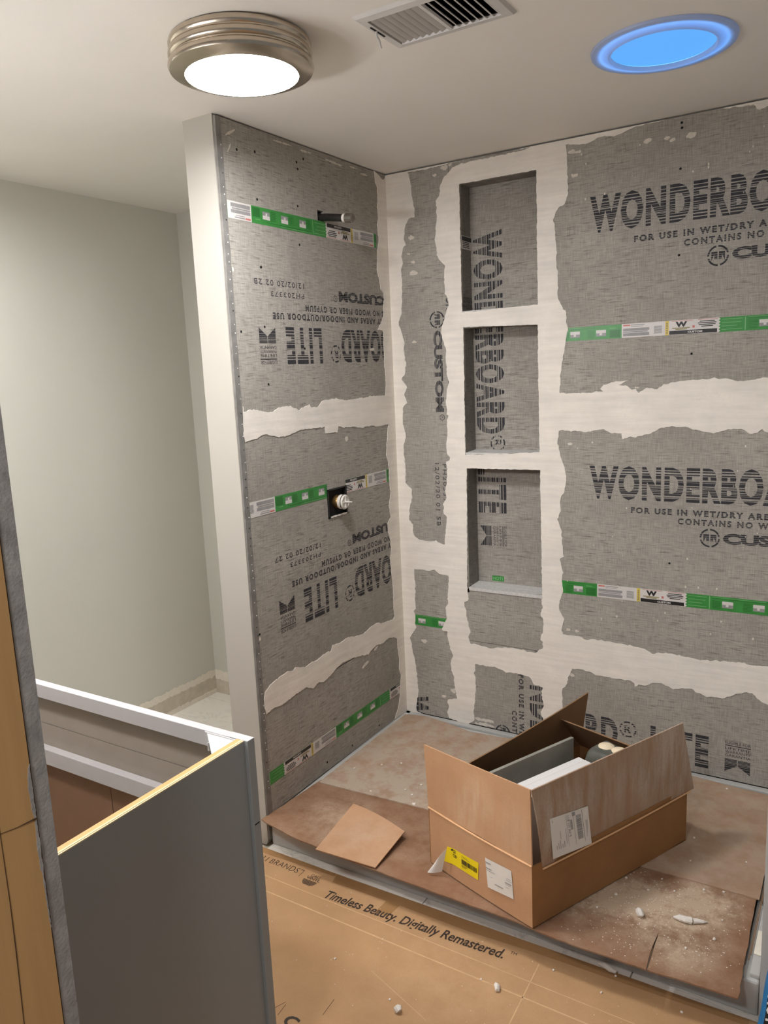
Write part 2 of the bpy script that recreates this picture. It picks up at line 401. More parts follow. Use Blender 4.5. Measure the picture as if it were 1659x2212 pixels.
def stamp(seed, date):
    H = .118; out = []
    a = Flat(); a.text('WONDERBOARD', 0, 0, .749, H, 0, .05, 1.16); a.text('LITE', .865, 0, .196, H, 0, .05, 1.25)
    a.ring(.785, .086, .025, .031, 24, 0, 4); a.text('R', .772, .071, .026, .030, 0, .03)
    bm = a.bmesh(); slice_gaps(bm, gaps_for(H, seed)); out.append(bm)
    b = Flat()
    b.text('ELIGIBLE FOR', 1.113, .106, .08, .011); b.r(1.113, 1.193, .0995, .1025)
    b.text('LIFETIME', 1.113, .086, .08, .009); b.text('WARRANTY', 1.113, .0735, .08, .009); b.text('GARANTIA', 1.113, .060, .08, .010)
    out.append(b.bmesh())
    c = Flat(); c.poly([(1.113, .052), (1.1515, .052), (1.1515, .030), (1.113, .004)]); c.poly([(1.1545, .052), (1.193, .052), (1.193, .004), (1.1545, .030)])
    bm = c.bmesh(); slice_gaps(bm, [(.048, .0492), (.0435, .0447), (.0385, .0407), (.034, .0355), (.029, .0302), (.022, .0232), (.012, .0132)]); out.append(bm)
    d = Flat(); d.text('FOR USE IN WET/DRY AREAS AND INDOOR/OUTDOOR USE', .145, -.044, .975, .0205, 0, .05, 1.35)
    bm = d.bmesh(); slice_gaps(bm, [(-.0395, -.0385), (-.0345, -.0335), (-.0297, -.0287)]); out.append(bm)
    e = Flat(); e.text('CONTAINS NO WOOD FIBER OR GYPSUM', .30, -.074, .648, .0205, 0, .045, 1.35)
    bm = e.bmesh(); slice_gaps(bm, [(-.0695, -.0682), (-.0645, -.0632), (-.0597, -.0584)]); out.append(bm)
    f = Flat(); f.ring(.402, -.114, .026, .0315, 28, 0, 7); f.poly([(.382, -.102), (.400, -.102), (.400, -.124), (.391, -.124), (.391, -.110), (.382, -.130)])
    f.poly([(.404, -.102), (.422, -.102), (.422, -.130), (.413, -.110), (.413, -.124), (.404, -.124)])
    f.text('CUSTOM', .442, -.131, .308, .036, 0, .055); f.ring(.771, -.104, .009, .0115, 16); f.text('R', .767, -.109, .008, .010)
    bm = f.bmesh(); slice_gaps(bm, [(-.127, -.1255), (-.1215, -.1205), (-.1155, -.1143), (-.109, -.1078), (-.1015, -.1003)]); out.append(bm)
    g = Flat(); g.text('PH203373', .952, -.109, .170, .016, 1, .012, 1.3); g.text(date, .949, -.143, .251, .018, 1, .016, 1.25)
    bm = g.bmesh(); slice_gaps(bm, [(-.1395, -.1385), (-.133, -.132), (-.1055, -.1045), (-.0995, -.0985)]); out.append(bm)
    t = bmesh.new()
    for bm in out:
        me = bpy.data.meshes.new('x'); bm.to_mesh(me); bm.free(); t.from_mesh(me); bpy.data.meshes.remove(me)
    return t
def stamp_on(board, P, u0, v0, rot, clip, seed, date, d=.0004):
    bm = stamp(seed, date); turn(bm, u0, v0, rot); clip_rect(bm, *clip)
    return place(bm, 'printed_lettering', [M['ink'], M['ink_faint']], P, d, board)
STK = ['s_green', 's_green2', 's_green3', 's_white', 's_grey', 's_black', 's_yellow', 's_red', 's_gold']
def label_strip(wall, P, anchor, sign, clip, vc, h=.046, d=.0005):
    """the printed tape glued along a board; the pattern repeats every 0.688 m"""
    u0, u1 = clip; MB().prism(rect(u0, u1, vc-h/2, vc+h/2), [], P, 0, d).build('label_strip', M['s_green'], wall)
    strip = wall.children[-1]
    f = Flat(); r = random.Random(3)
    G, G2, G3, W, GR, K, Y, R, AU = range(9)
    for k in (-2, -1, 0, 1, 2):
        o = .688*k
        f.r(o, o+.1405, 0, 1, W); f.r(o+.1405, o+.1515, 0, 1, Y); f.r(o+.1515, o+.302, 0, 1, W)
        for i in range(5):
            a = i/5; f.poly([(o+.302, a), (o+.3075, a+.1), (o+.302, a+.2)], W)
        if o < -1.5 or o > 1.5: continue
        f.r(o+.005, o+.028, .83, .93, R); f.r(o+.03, o+.075, .86, .92, GR); f.r(o+.03, o+.07, .76, .80, GR)
        for a, b, w in ((.10, .32, .085), (.36, .44, .08), (.47, .66, .085)): f.r(o+.005, o+.005+w, a, b, GR)
        for i in range(7): f.r(o+.105, o+.130, .18+i*.08, .18+i*.08+.05, GR)
        for i in range(5): f.r(o+.1435, o+.1485, .12+i*.16, .12+i*.16+.10, AU+10)
        f.text('W', o+.172, .52, .036, .38, K, .06); f.r(o+.162, o+.216, .42, .49, AU); f.r(o+.172, o+.208, .33, .40, AU)
        f.r(o+.160, o+.225, .93, .96, R); f.r(o+.24, o+.30, .93, .96, R); f.r(o+.224, o+.231, .42, .58, R)
        for i, w in enumerate((.045, .055, .05, .035)): f.r(o+.268-w/2, o+.268+w/2, .80-i*.115, .86-i*.115, K)
        f.r(o+.1535, o+.298, .02, .28, K); f.ring(o+.203, .15, .003, .0045, 8, W+10); f.text('CUSTOM', o+.210, .08, .044, .13, W+10, .04)
        for i, w in enumerate((.060, .055, .045, .060)): f.r(o+.311, o+.311+w, .84-i*.23, .875-i*.23, G3)
        f.r(o+.3775, o+.3805, .05, .95, G3)
        f.r(o+.388, o+.62, .82, .85, G2); f.r(o+.388, o+.55, .90, .925, G3)
        for i, q in enumerate((.418, .512, .602)):
            f.r(o+q, o+q+.034, .22, .68, GR); f.r(o+q, o+q+.034, .45, .68, W+10); f.r(o+q+.012, o+q+.02, .30, .55, W+20)
            for j in range(6): f.r(o+q-.030, o+q-.005, .14+j*.1, .18+j*.1, G2)
        f.r(o+.648, o+.683, .08, .62, G2); f.r(o+.648, o+.67, .74, .78, G3)
    # overlay order: later rectangles lie above earlier ones by a hair
    bm = bmesh.new()
    for i, (fc, m) in enumerate(zip(f.f, f.m)):
        lvl = 3+m//10; m = m % 10
        if lvl == 3 and m in (W, Y) and (f.v[fc[0]][1] == 0 or len(fc) == 3): lvl = 1
        elif m == K and abs(f.v[fc[0]][1]-.02) < 1e-6: lvl = 2
        vs = []
        for i_ in fc:
            p, q = f.v[i_]; vs.append(bm.verts.new((anchor+sign*p, vc+sign*(q-.5)*h, lvl*.00012)))
        try: bm.faces.new(vs).material_index = m
        except ValueError: pass
    clip_rect(bm, u0, u1, vc-h, vc+h)
    if not bm.faces: bm.free(); return
    want = Vector(P(0, 0, 1))-Vector(P(0, 0, 0))
    o0 = origin_of(strip)
    for v in bm.verts: v.co = Vector(P(v.co.x, v.co.y, d+.0001+v.co.z))-o0
    bm.normal_update()
    fl = [q for q in bm.faces if q.normal.dot(want) < 0]
    if fl: bmesh.ops.reverse_faces(bm, faces=fl)
    me = bpy.data.meshes.new('label_print'); bm.to_mesh(me); bm.free()
    for k in STK: me.materials.append(M[k])
    o = bpy.data.objects.new('label_print', me); COL.objects.link(o); o.parent = strip
def patch(c, nu, nv, th, bend=None):
    """a sheet of thickness th over four corners c (00, 10, 11, 01); bend(s, t) -> offset vector"""
    c = [Vector(x) for x in c]; nn = (c[1]-c[0]).cross(c[3]-c[0]).normalized(); mb = MB(); top = []; bot = []
    for j in range(nv+1):
        for i in range(nu+1):
            s, t = i/nu, j/nv
            p = c[0]*(1-s)*(1-t)+c[1]*s*(1-t)+c[2]*s*t+c[3]*(1-s)*t
            if bend: p = p+Vector(bend(s, t))
            top.append(p); bot.append(p-nn*th)
    W_ = nu+1; N = len(top); fs = []
    for j in range(nv):
        for i in range(nu):
            a = j*W_+i; fs.append((a, a+1, a+W_+1, a+W_)); fs.append((N+a, N+a+W_, N+a+W_+1, N+a+1))
    ring = [i for i in range(nu)]+[j*W_+nu for j in range(nv)]+[nv*W_+i for i in range(nu, 0, -1)]+[j*W_ for j in range(nv, 0, -1)]
    for k in range(len(ring)):
        a, b = ring[k], ring[(k+1) % len(ring)]; fs.append((a, N+a, N+b, b))
    return mb.add(top+bot, fs)
# ------------------------------------------------------------------ measured outlines (metres)
LEFT_COMP = [(-0.0803, 2.272), (-0.0754, 2.229), (-0.0638, 2.214), (-0.0628, 2.175), (-0.0699, 2.143), (-0.0645, 2.104), (-0.0752, 2.081), (-0.0727, 2.059), (-0.0669, 2.024), (-0.0828, 1.991), (-0.0897, 1.91), (-0.0747, 1.88), (-0.0689, 1.844), (-0.0476, 1.832), (-0.0522, 1.784), (-0.0599, 1.742), (-0.1003, 1.694), (-0.0641, 1.691), (-0.0651, 1.581), (-0.0597, 1.495), (-0.0682, 1.444), (-0.1733, 1.446), (-0.2126, 1.442), (-0.2733, 1.441), (-0.3392, 1.438), (-0.4014, 1.449), (-0.4692, 1.447), (-0.4894, 1.442), (-0.5105, 1.426), (-0.5492, 1.423), (-0.5603, 1.437), (-0.5858, 1.431), (-0.6173, 1.421), (-0.6635, 1.435), (-0.7094, 1.438), (-0.75, 1.426), (-0.7726, 1.421), (-0.7987, 1.429), (-0.8609, 1.437), (-0.892, 1.432), (-0.8926, 1.449), (-0.8991, 1.368), (-0.8944, 1.342), (-0.8449, 1.346), (-0.8176, 1.354), (-0.7906, 1.355), (-0.7476, 1.344), (-0.7025, 1.34), (-0.6608, 1.347), (-0.624, 1.355), (-0.5686, 1.354), (-0.4782, 1.354), (-0.4771, 1.331), (-0.4059, 1.329), (-0.3967, 1.352), (-0.3695, 1.342), (-0.2972, 1.34), (-0.2454, 1.331), (-0.1751, 1.334), (-0.1275, 1.326), (-0.0522, 1.331), (-0.0594, 1.316), (-0.0725, 1.26), (-0.0811, 1.208), (-0.0703, 1.185), (-0.0648, 1.148), (-0.0649, 1.094), (-0.0593, 1.057), (-0.0765, 1.006), (-0.0674, 0.9584), (-0.0951, 0.9361), (-0.0931, 0.9084), (-0.0755, 0.8589), (-0.0742, 0.8216), (-0.0865, 0.778), (-0.0781, 0.7201), (-0.0732, 0.6719), (-0.0756, 0.5873), (-0.0707, 0.5382), (-0.0722, 0.5429), (-0.0818, 0.5338), (-0.172, 0.5444), (-0.2046, 0.5566), (-0.2541, 0.5533), (-0.3031, 0.5413), (-0.3568, 0.5493), (-0.4085, 0.5614), (-0.4602, 0.5563), (-0.5093, 0.5638), (-0.518, 0.5454), (-0.5728, 0.547), (-0.6003, 0.5397), (-0.6459, 0.5431), (-0.6721, 0.538), (-0.7267, 0.5553), (-0.7399, 0.546), (-0.769, 0.5565), (-0.8227, 0.5505), (-0.8635, 0.5424), (-0.8874, 0.5284), (-0.8982, 0.5057), (-0.8979, 0.4825), (-0.8901, 0.4522), (-0.8671, 0.4564), (-0.8553, 0.4595), (-0.8096, 0.4529), (-0.7672, 0.458), (-0.7176, 0.463), (-0.6795, 0.4648), (-0.636, 0.4462), (-0.6019, 0.4564), (-0.5758, 0.4467), (-0.5337, 0.4546), (-0.497, 0.4694), (-0.4457, 0.4775), (-0.3868, 0.4703), (-0.3414, 0.4637), (-0.2793, 0.4493), (-0.2539, 0.4615), (-0.2123, 0.4662), (-0.1706, 0.4596), (-0.1269, 0.4668), (-0.0835, 0.4577), (-0.0576, 0.4446), (-0.0566, 0.4005), (-0.047, 0.3483), (-0.0545, 0.3116), (-0.0389, 0.2763), (-0.0524, 0.2218), (-0.0551, 0.188), (-0.0724, 0.145), (-0.0876, 0.1263), (-0.1028, 0.1076)]
HOLES = {'h1': [(0.1017, 2.263), (0.1121, 2.214), (0.1132, 2.181), (0.1215, 2.138), (0.1225, 2.102), (0.0944, 2.099), (0.0774, 2.064), (0.0731, 2.026), (0.0799, 2.006), (0.0666, 1.996), (0.06, 1.967), (0.064, 1.941), (0.055, 1.916), (0.0576, 1.859), (0.0504, 1.758), (0.0355, 1.724), (0.0329, 1.724), (0.0469, 1.683), (0.0583, 1.642), (0.0518, 1.615), (0.0603, 1.57), (0.0556, 1.525), (0.0385, 1.5), (0.0612, 1.47), (0.0493, 1.443), (0.0585, 1.41), (0.0387, 1.388), (0.0382, 1.318), (0.0498, 1.276), (0.0348, 1.243), (0.0379, 1.191), (0.0401, 1.12), (0.0361, 1.091), (0.0649, 1.064), (0.0662, 1.03), (0.0535, 0.9911), (0.0457, 0.9374), (0.0669, 0.9193), (0.0631, 0.8948), (0.0703, 0.8709), (0.0916, 0.8579), (0.1346, 0.8539), (0.1669, 0.8588), (0.1929, 0.8488), (0.2087, 0.8476), (0.2099, 0.8859), (0.2165, 0.9243), (0.2203, 0.9623), (0.2076, 0.971), (0.2063, 1.009), (0.2202, 1.037), (0.216, 1.065), (0.225, 1.103), (0.2264, 1.144), (0.225, 1.181), (0.2405, 1.186), (0.2434, 1.197), (0.2287, 1.213), (0.2273, 1.25), (0.2339, 1.295), (0.2329, 1.34), (0.2411, 1.358), (0.2337, 1.363), (0.2329, 1.416), (0.2368, 1.456), (0.2478, 1.487), (0.2363, 1.518), (0.2399, 1.549), (0.2332, 1.575), (0.2391, 1.601), (0.2278, 1.637), (0.2214, 1.667), (0.222, 1.685), (0.2304, 1.71), (0.2439, 1.744), (0.2545, 1.768), (0.2528, 1.79), (0.2412, 1.812), (0.2399, 1.846), (0.2386, 1.88), (0.2447, 1.913), (0.2304, 1.927), (0.2117, 1.954), (0.2101, 1.98), (0.2066, 2.018), (0.2104, 2.055), (0.2166, 2.091), (0.2137, 2.145), (0.229, 2.163), (0.2351, 2.199), (0.2552, 2.224), (0.2845, 2.248), (0.3224, 2.257), (0.3687, 2.259), (0.4277, 2.259), (0.4809, 2.26), (0.546, 2.26), (0.5843, 2.266), (0.503, 2.269), (0.4144, 2.271), (0.2851, 2.266), (0.1986, 2.264)],
  'h2': [(0.0637, 0.7333), (0.0955, 0.7364), (0.1295, 0.7319), (0.158, 0.7398), (0.1798, 0.7241), (0.2184, 0.7204), (0.2197, 0.6747), (0.213, 0.6382), (0.2145, 0.6025), (0.2029, 0.5856), (0.2069, 0.5396), (0.1892, 0.5112), (0.1828, 0.4894), (0.2052, 0.4873), (0.2096, 0.4514), (0.2168, 0.4158), (0.2299, 0.389), (0.2176, 0.3528), (0.2194, 0.3213), (0.2326, 0.2971), (0.2316, 0.265), (0.2389, 0.2291), (0.2409, 0.2027), (0.201, 0.1897), (0.1977, 0.1783), (0.2056, 0.1582), (0.1934, 0.1341), (0.204, 0.1091), (0.2435, 0.1038), (0.2712, 0.0934), (0.2149, 0.0951), (0.1051, 0.097), (0.0492, 0.1106), (0.0474, 0.138), (0.0617, 0.196), (0.0578, 0.2447), (0.0543, 0.3041), (0.047, 0.341), (0.0372, 0.3882), (0.0302, 0.4331), (0.0397, 0.4479), (0.0618, 0.4831), (0.0566, 0.4984), (0.0609, 0.5309), (0.053, 0.5511), (0.0623, 0.5629), (0.0611, 0.6049), (0.0663, 0.658), (0.0622, 0.6994)],
  'h4': [(0.3018, 0.6937), (0.3054, 0.6287), (0.2862, 0.6188), (0.2934, 0.5867), (0.2977, 0.5465), (0.3099, 0.497), (0.3012, 0.4752), (0.3113, 0.4484), (0.3516, 0.4493), (0.3939, 0.443), (0.4462, 0.4536), (0.4976, 0.459), (0.5478, 0.4543), (0.5825, 0.4523), (0.6121, 0.4766), (0.6124, 0.501), (0.6027, 0.5093), (0.6137, 0.545), (0.6155, 0.5887), (0.6036, 0.6064), (0.6135, 0.6366), (0.6044, 0.6976), (0.541, 0.7001), (0.4508, 0.6999), (0.3735, 0.7014)],
  'h5': [(0.328, 0.3658), (0.3274, 0.3397), (0.3217, 0.3283), (0.3267, 0.3135), (0.3282, 0.2667), (0.3241, 0.2134), (0.3175, 0.1698), (0.3167, 0.1377), (0.3191, 0.1249), (0.2796, 0.0935), (0.3646, 0.0892), (0.471, 0.0887), (0.6223, 0.0832), (0.6097, 0.1928), (0.6, 0.2186), (0.6151, 0.2443), (0.6056, 0.2875), (0.6108, 0.3185), (0.5712, 0.3263), (0.5615, 0.3496), (0.5365, 0.3552), (0.496, 0.3583), (0.46, 0.3546), (0.4186, 0.368), (0.3763, 0.366)],
  'h6': [(0.709, 2.252), (0.7112, 2.218), (0.7111, 2.185), (0.7133, 2.15), (0.7155, 2.099), (0.7038, 2.062), (0.6804, 2.057), (0.6637, 2.02), (0.6682, 1.985), (0.6727, 1.945), (0.6749, 1.91), (0.6724, 1.879), (0.6793, 1.834), (0.6767, 1.8), (0.6788, 1.751), (0.7073, 1.708), (0.7096, 1.676), (0.7143, 1.656), (0.7046, 1.609), (0.6997, 1.573), (0.6923, 1.545), (0.6873, 1.499), (0.6847, 1.462), (0.6822, 1.434), (0.7209, 1.431), (0.778, 1.432), (0.8339, 1.433), (0.8269, 1.444), (0.8383, 1.458), (0.8792, 1.468), (0.924, 1.469), (0.8883, 1.456), (0.9197, 1.451), (0.9331, 1.439), (0.9464, 1.441), (0.9553, 1.428), (0.9813, 1.442), (1.016, 1.439), (1.037, 1.452), (1.079, 1.461), (1.112, 1.462), (1.149, 1.466), (1.192, 1.468), (1.24, 1.462), (1.26, 1.456), (1.294, 1.457), (1.324, 1.464), (1.346, 1.464), (1.392, 1.462), (1.36, 2.246), (1.316, 2.251), (1.292, 2.242), (1.277, 2.261), (1.185, 2.267), (1.101, 2.272), (1.054, 2.272), (1.022, 2.267), (0.9735, 2.266), (0.9237, 2.262), (0.873, 2.249), (0.821, 2.255), (0.7902, 2.246), (0.7589, 2.243)],
  'h7': [(0.6791, 1.302), (0.7158, 1.3), (0.7544, 1.298), (0.7782, 1.295), (0.8065, 1.302), (0.8391, 1.305), (0.8623, 1.293), (0.8988, 1.291), (0.9035, 1.271), (0.926, 1.278), (0.9616, 1.282), (1.005, 1.294), (1.031, 1.311), (1.065, 1.314), (1.107, 1.313), (1.132, 1.305), (1.165, 1.298), (1.194, 1.292), (1.225, 1.3), (1.252, 1.309), (1.276, 1.307), (1.308, 1.29), (1.334, 1.303), (1.352, 1.296), (1.399, 1.296), (1.43, 0.5319), (1.381, 0.5323), (1.334, 0.5267), (1.31, 0.532), (1.277, 0.5313), (1.236, 0.5269), (1.181, 0.5203), (1.129, 0.5239), (1.089, 0.5273), (1.045, 0.5261), (1.013, 0.5177), (0.9899, 0.5314), (0.9434, 0.5367), (0.9057, 0.5385), (0.8481, 0.54), (0.8041, 0.5401), (0.7768, 0.5345), (0.7543, 0.5441), (0.6908, 0.5427), (0.6858, 0.5582), (0.6962, 0.6011), (0.6784, 0.635), (0.6759, 0.6553), (0.6915, 0.7084), (0.6891, 0.754), (0.6918, 0.7796), (0.6819, 0.8317), (0.6945, 0.8404), (0.6922, 0.8802), (0.6874, 0.9397), (0.6725, 0.9784), (0.6852, 1.009), (0.6829, 1.053), (0.7029, 1.093), (0.7055, 1.137), (0.7007, 1.17), (0.6836, 1.213), (0.6763, 1.251), (0.6739, 1.25), (0.6765, 1.279)],
  'h8': [(0.7263, 0.4148), (0.7694, 0.4168), (0.7995, 0.4116), (0.8144, 0.4064), (0.8586, 0.4037), (0.9069, 0.4045), (0.9449, 0.4062), (0.9545, 0.3978), (0.957, 0.3855), (0.9685, 0.3978), (0.9919, 0.3944), (1.019, 0.4119), (1.047, 0.4143), (1.087, 0.4019), (1.127, 0.4092), (1.149, 0.4132), (1.167, 0.4019), (1.197, 0.393), (1.231, 0.3947), (1.256, 0.3995), (1.281, 0.4161), (1.313, 0.4293), (1.338, 0.4315), (1.354, 0.4181), (1.367, 0.4065), (1.386, 0.4009), (1.435, 0.4055), (1.449, 0.0644), (1.399, 0.078), (1.039, 0.0813), (0.687, 0.0826), (0.6898, 0.2752), (0.6874, 0.323), (0.7082, 0.3535), (0.7109, 0.3752)]}
NICHES = [[(0.3107, 2.189), (0.6042, 2.19), (0.6047, 1.743), (0.3097, 1.738)], [(0.3129, 1.685), (0.6037, 1.674), (0.606, 1.222), (0.3089, 1.207)], [(0.3126, 1.156), (0.6075, 1.157), (0.6116, 0.6843), (0.3013, 0.679)]]
CHIPS_PAN = [(1.181, -0.8225), (1.287, -0.8011), (1.32, -0.7869), (1.24, -0.692), (1.391, -0.4714), (1.252, -0.5381), (1.112, -0.6958), (1.356, -0.6344), (1.199, -0.6538), (1.077, -0.8542), (1.309, -0.8974), (1.364, -0.8328), (0.1637, -0.468), (0.2223, -0.4265), (0.0888, -0.5368), (0.3619, -0.5271), (0.3285, -0.5787), (0.3647, -0.597), (0.3988, -0.6443), (0.2248, -0.6391), (1.282, -0.0797), (1.241, -0.4186), (1.37, -0.7503), (1.177, -0.7195), (1.106, -0.7797), (1.308, -0.6493)]
CHIPS_FLOOR = [(0.9092, -1.127), (0.7268, -1.312), (0.8608, -1.121), (0.4934, -1.242), (0.6918, -1.289), (1.319, -0.9858), (1.137, -1.018), (1.01, -1.004), (1.153, -0.9481)]
SCREWS_L = [(-0.8367, 2.193), (-0.7558, 2.203), (-0.5514, 2.212), (-0.5471, 2.192), (-0.7596, 2.066), (-0.5589, 2.076), (-0.5616, 1.955), (-0.7623, 1.868), (-0.5141, 2.229), (-0.7645, 1.867), (-0.8753, 1.671), (-0.7654, 1.688), (-0.5665, 1.622), (-0.7656, 1.511), (-0.8935, 0.7255), (-0.224, 0.1294), (-0.4178, 0.1297), (-0.5816, 0.1378)]
SCREWS_B = [(1.077, 2.235), (1.076, 2.25), (1.075, 2.116), (1.076, 1.857), (1.066, 0.8495), (1.121, 1.548)]
SMEARS = [(0.2121, 2.235), (0.2538, 2.255), (0.2755, 2.261), (0.1042, 2.03), (0.0913, 1.972), (0.1079, 1.94), (0.1088, 1.899), (0.1031, 1.644), (0.7272, 2.226), (0.7499, 2.222), (0.7362, 2.151), (0.9742, 2.216), (1.033, 2.214), (1.105, 2.208), (1.047, 2.205), (0.7205, 1.253), (0.9507, 1.446), (0.7443, 0.5633), (0.7237, 0.388), (0.0976, 0.4296), (0.1814, 0.2022), (0.3602, 0.1334), (0.3651, 0.1132), (0.2279, 0.235), (0.7105, 0.5634)]
# ================================================================== the room
# ceiling, with the opening of the air duct
ceil = MB().prism(rect(-1.25, 2.6, -4.2, .25), [rect(.667, .912, -1.155, -1.012)], PZ, HC, HC+.06).build('ceiling', M['ceiling'], kind='structure', label='smooth white ceiling')
floor = MB().box(-1.25, 2.6, -4.2, .25, -.06, -.009).build('floor', M['raw'], kind='structure', label='floor under the tiles and cardboard')
def tile(x0, x1, y0, y1):
    return MB().box(x0, x1, y0, y1, -.009, 0).build('floor_tile', M['marble'], floor)
tile(.004, .586, -1.10, -.90); tile(.590, 1.183, -1.10, -.90); tile(1.187, 1.60, -1.10, -.90)
for y0, y1 in ((-.105, .0), (-.41, -.1075), (-.715, -.4125), (-1.02, -.7175), (-1.6, -1.0225)): tile(-1.08, -.127, y0, y1)
tile(-1.08, .0, -2.2, -1.6025)
# partition carrying the left shower wall
wl = MB().box(-.118, -.0125, YF, 0, 0, HC).build('wall_left', M['white_paint'], kind='structure', label='partition with cement board on its shower side and a white painted end')
MB().prism([(-.122, 0), (-.0125, 0), (-.004, 0.02), (-.0045, 1.2), (-.007, 1.6), (-.0085, 2.1), (-.0075, HC), (-.122, HC)], [], lambda u, v, d: (u, YF-d, v), 0, .004).build('drywall_end', M['white_paint'], wl)
alc = MB().box(-1.18, -1.08, -4.2, .06, 0, HC).build('wall_far_left', M['sage'], kind='structure', label='pale sage green wall of the toilet alcove')
alb = MB().box(-1.08, -.118, -.037, .06, 0, HC).build('wall_alcove_back', M['sage'], kind='structure', label='short pale wall at the back of the toilet alcove')
# strips of unpainted drywall where the alcove baseboard is missing
PAL = lambda u, v, d: (-1.08+d, u, v); PAB = lambda u, v, d: (u, -.037-d, v)
b1 = MB().prism(rag(rect(-1.5, -.037, 0, .112), .004, .012, 5, lambda p: p.y > .05), [], PAL, 0, .0010).build('trim_1', M['raw'], kind='structure', label='bare drywall band at the foot of the sage wall')
MB().prism(rag(rect(-1.5, -.037, .088, .122), .005, .010, 6), [], PAL, .001, .0018).build('paint_edge', M['cream_edge'], b1)
MB().prism(rag(rect(-1.5, -.037, .0, .022), .003, .010, 8, lambda p: p.y > .01), [], PAL, .001, .0022).build('grout_edge', M['cream_edge'], b1)
b2 = MB().prism(rag(rect(-1.08, -.122, 0, .112), .004, .012, 7, lambda p: p.y > .05), [], PAB, 0, .0010).build('trim_2', M['raw'], kind='structure', label='bare drywall band at the foot of the alcove back wall')
MB().prism(rag(rect(-1.08, -.122, .07, .122), .005, .010, 9), [], PAB, .001, .0018).build('paint_edge', M['cream_edge'], b2)
wr = MB().box(1.477, 1.60, YF, 0.0, 0, HC).build('wall_right', M['grey_wall'], kind='structure', label='grey painted end of the partition right of the shower')
# ---- left shower wall: three boards
ZP = .105; ZT = HC-.005
JL = (.468, 1.392)
hole_arm = rect(-.452, -.416, 2.046, 2.080); hole_valve = rect(-.486, -.372, 1.031, 1.128)
bl = []
for z0, z1, hs in ((ZP, JL[0]-.0015, []), (JL[0]+.0015, JL[1]-.0015, [hole_valve]), (JL[1]+.0015, ZT, [hole_arm])):
    bl.append(MB().prism(rect(-.898, 0, z0, z1), hs, PL, -.0125, 0).build('cement_board', M['board'], wl))
MB().box(-.013, -.0122, -.5, -.36, 1.0, 1.14).build('wall_cavity', M['hole'], wl)
MB().box(-.013, -.0122, -.47, -.40, 2.03, 2.10).build('wall_cavity', M['hole'], wl)
# the metal corner bead with its nail holes
bead = MB().prism(rag(rect(YF, -.897, .02, ZT), .0012, .02, 12, lambda p: p.y < ZT-.01 and p.y > .05), [], PL, -.0125, .0008).build('corner_bead', M['galv'], wl)
nb = MB(); nd = MB(); r_ = random.Random(4); z = .2
while z < 2.22:
    y = -.9045+r_.uniform(-.003, .003); rr = r_.uniform(.0016, .0024)
    (nd if r_.random() < .3 else nb).lathe([(rr, 0), (rr*.8, .0009), (.0002, .0011)], (.0008, y, z), 8, 0, 'x'); z += r_.uniform(.02, .045)
nb.build('bead_nails', M['s_white'], bead, kind='stuff'); nd.build('bead_holes', M['hole'], bead, kind='stuff')
stamp_on(bl[2], PL, .398, 1.690, 180, (-.895, -.001, JL[1], ZT), 11, '12/02/20 02 2B')
stamp_on(bl[1], PL, .405, .811, 180, (-.895, -.001, JL[0], JL[1]), 12, '12/02/20 02 27')
label_strip(wl, PL, -.104, -1, (-.896, -.085), 2.020, .050)
label_strip(wl, PL, -.0865, -1, (-.896, -.4872), 1.128, .050)
label_strip(wl, PL, -.0865, -1, (-.371, -.07), 1.128, .050)
label_strip(wl, PL, -.5178, -1, (-.910, -.05), .227, .046)
MB().prism(rag(LEFT_COMP+[(0, .1), (0, ZT-.01), (-.02, ZT-.02), (-.045, ZT-.01)], .0020, .007, 21, lambda p: p.x < -.002), [], PL, 0, .0016).build('joint_compound', M['comp'], wl)
sm = MB()
for (u, v, w, h, a) in ((-.86, 2.235, .05, .006, .5), (-.87, 2.19, .03, .004, 1.0), (-.892, 1.85, .008, .016, 0), (-.30, .415, .05, .012, .25), (-.22, .455, .03, .01, .3), (-.05, 2.2, .012, .06, 0), (-.62, 2.256, .10, .004, .02), (-.50, 2.254, .06, .005, .02), (-.34, 2.250, .10, .006, -.03), (-.22, 2.256, .05, .005, .02), (-.15, 2.245, .05, .006, .04), (-.8953, .71, .008, .012, 0), (-.15, 1.62, .03, .01, 0), (-.35, 1.30, .02, .02, 0), (-.06, .93, .012, .03, 0)):
    pts = [(u+math.cos(t)*w/2*math.cos(a)-math.sin(t)*h/2*math.sin(a), v+math.cos(t)*w/2*math.sin(a)+math.sin(t)*h/2*math.cos(a)) for t in [i*math.pi/8 for i in range(16)]]
    sm.prism(rag(pts, .0016, .004, int(abs(u)*1000)), [], PL, 0, .0010)
sm.build('compound_smears', M['comp_thin'], wl, kind='stuff')
scw = MB()
for u, v in SCREWS_L: scw.lathe([(.0042, 0), (.0036, .0006), (.0002, .0004)], (0.0002, u, v), 8, 0, 'x')
scw.build('screw_heads', M['hole'], wl, kind='stuff')
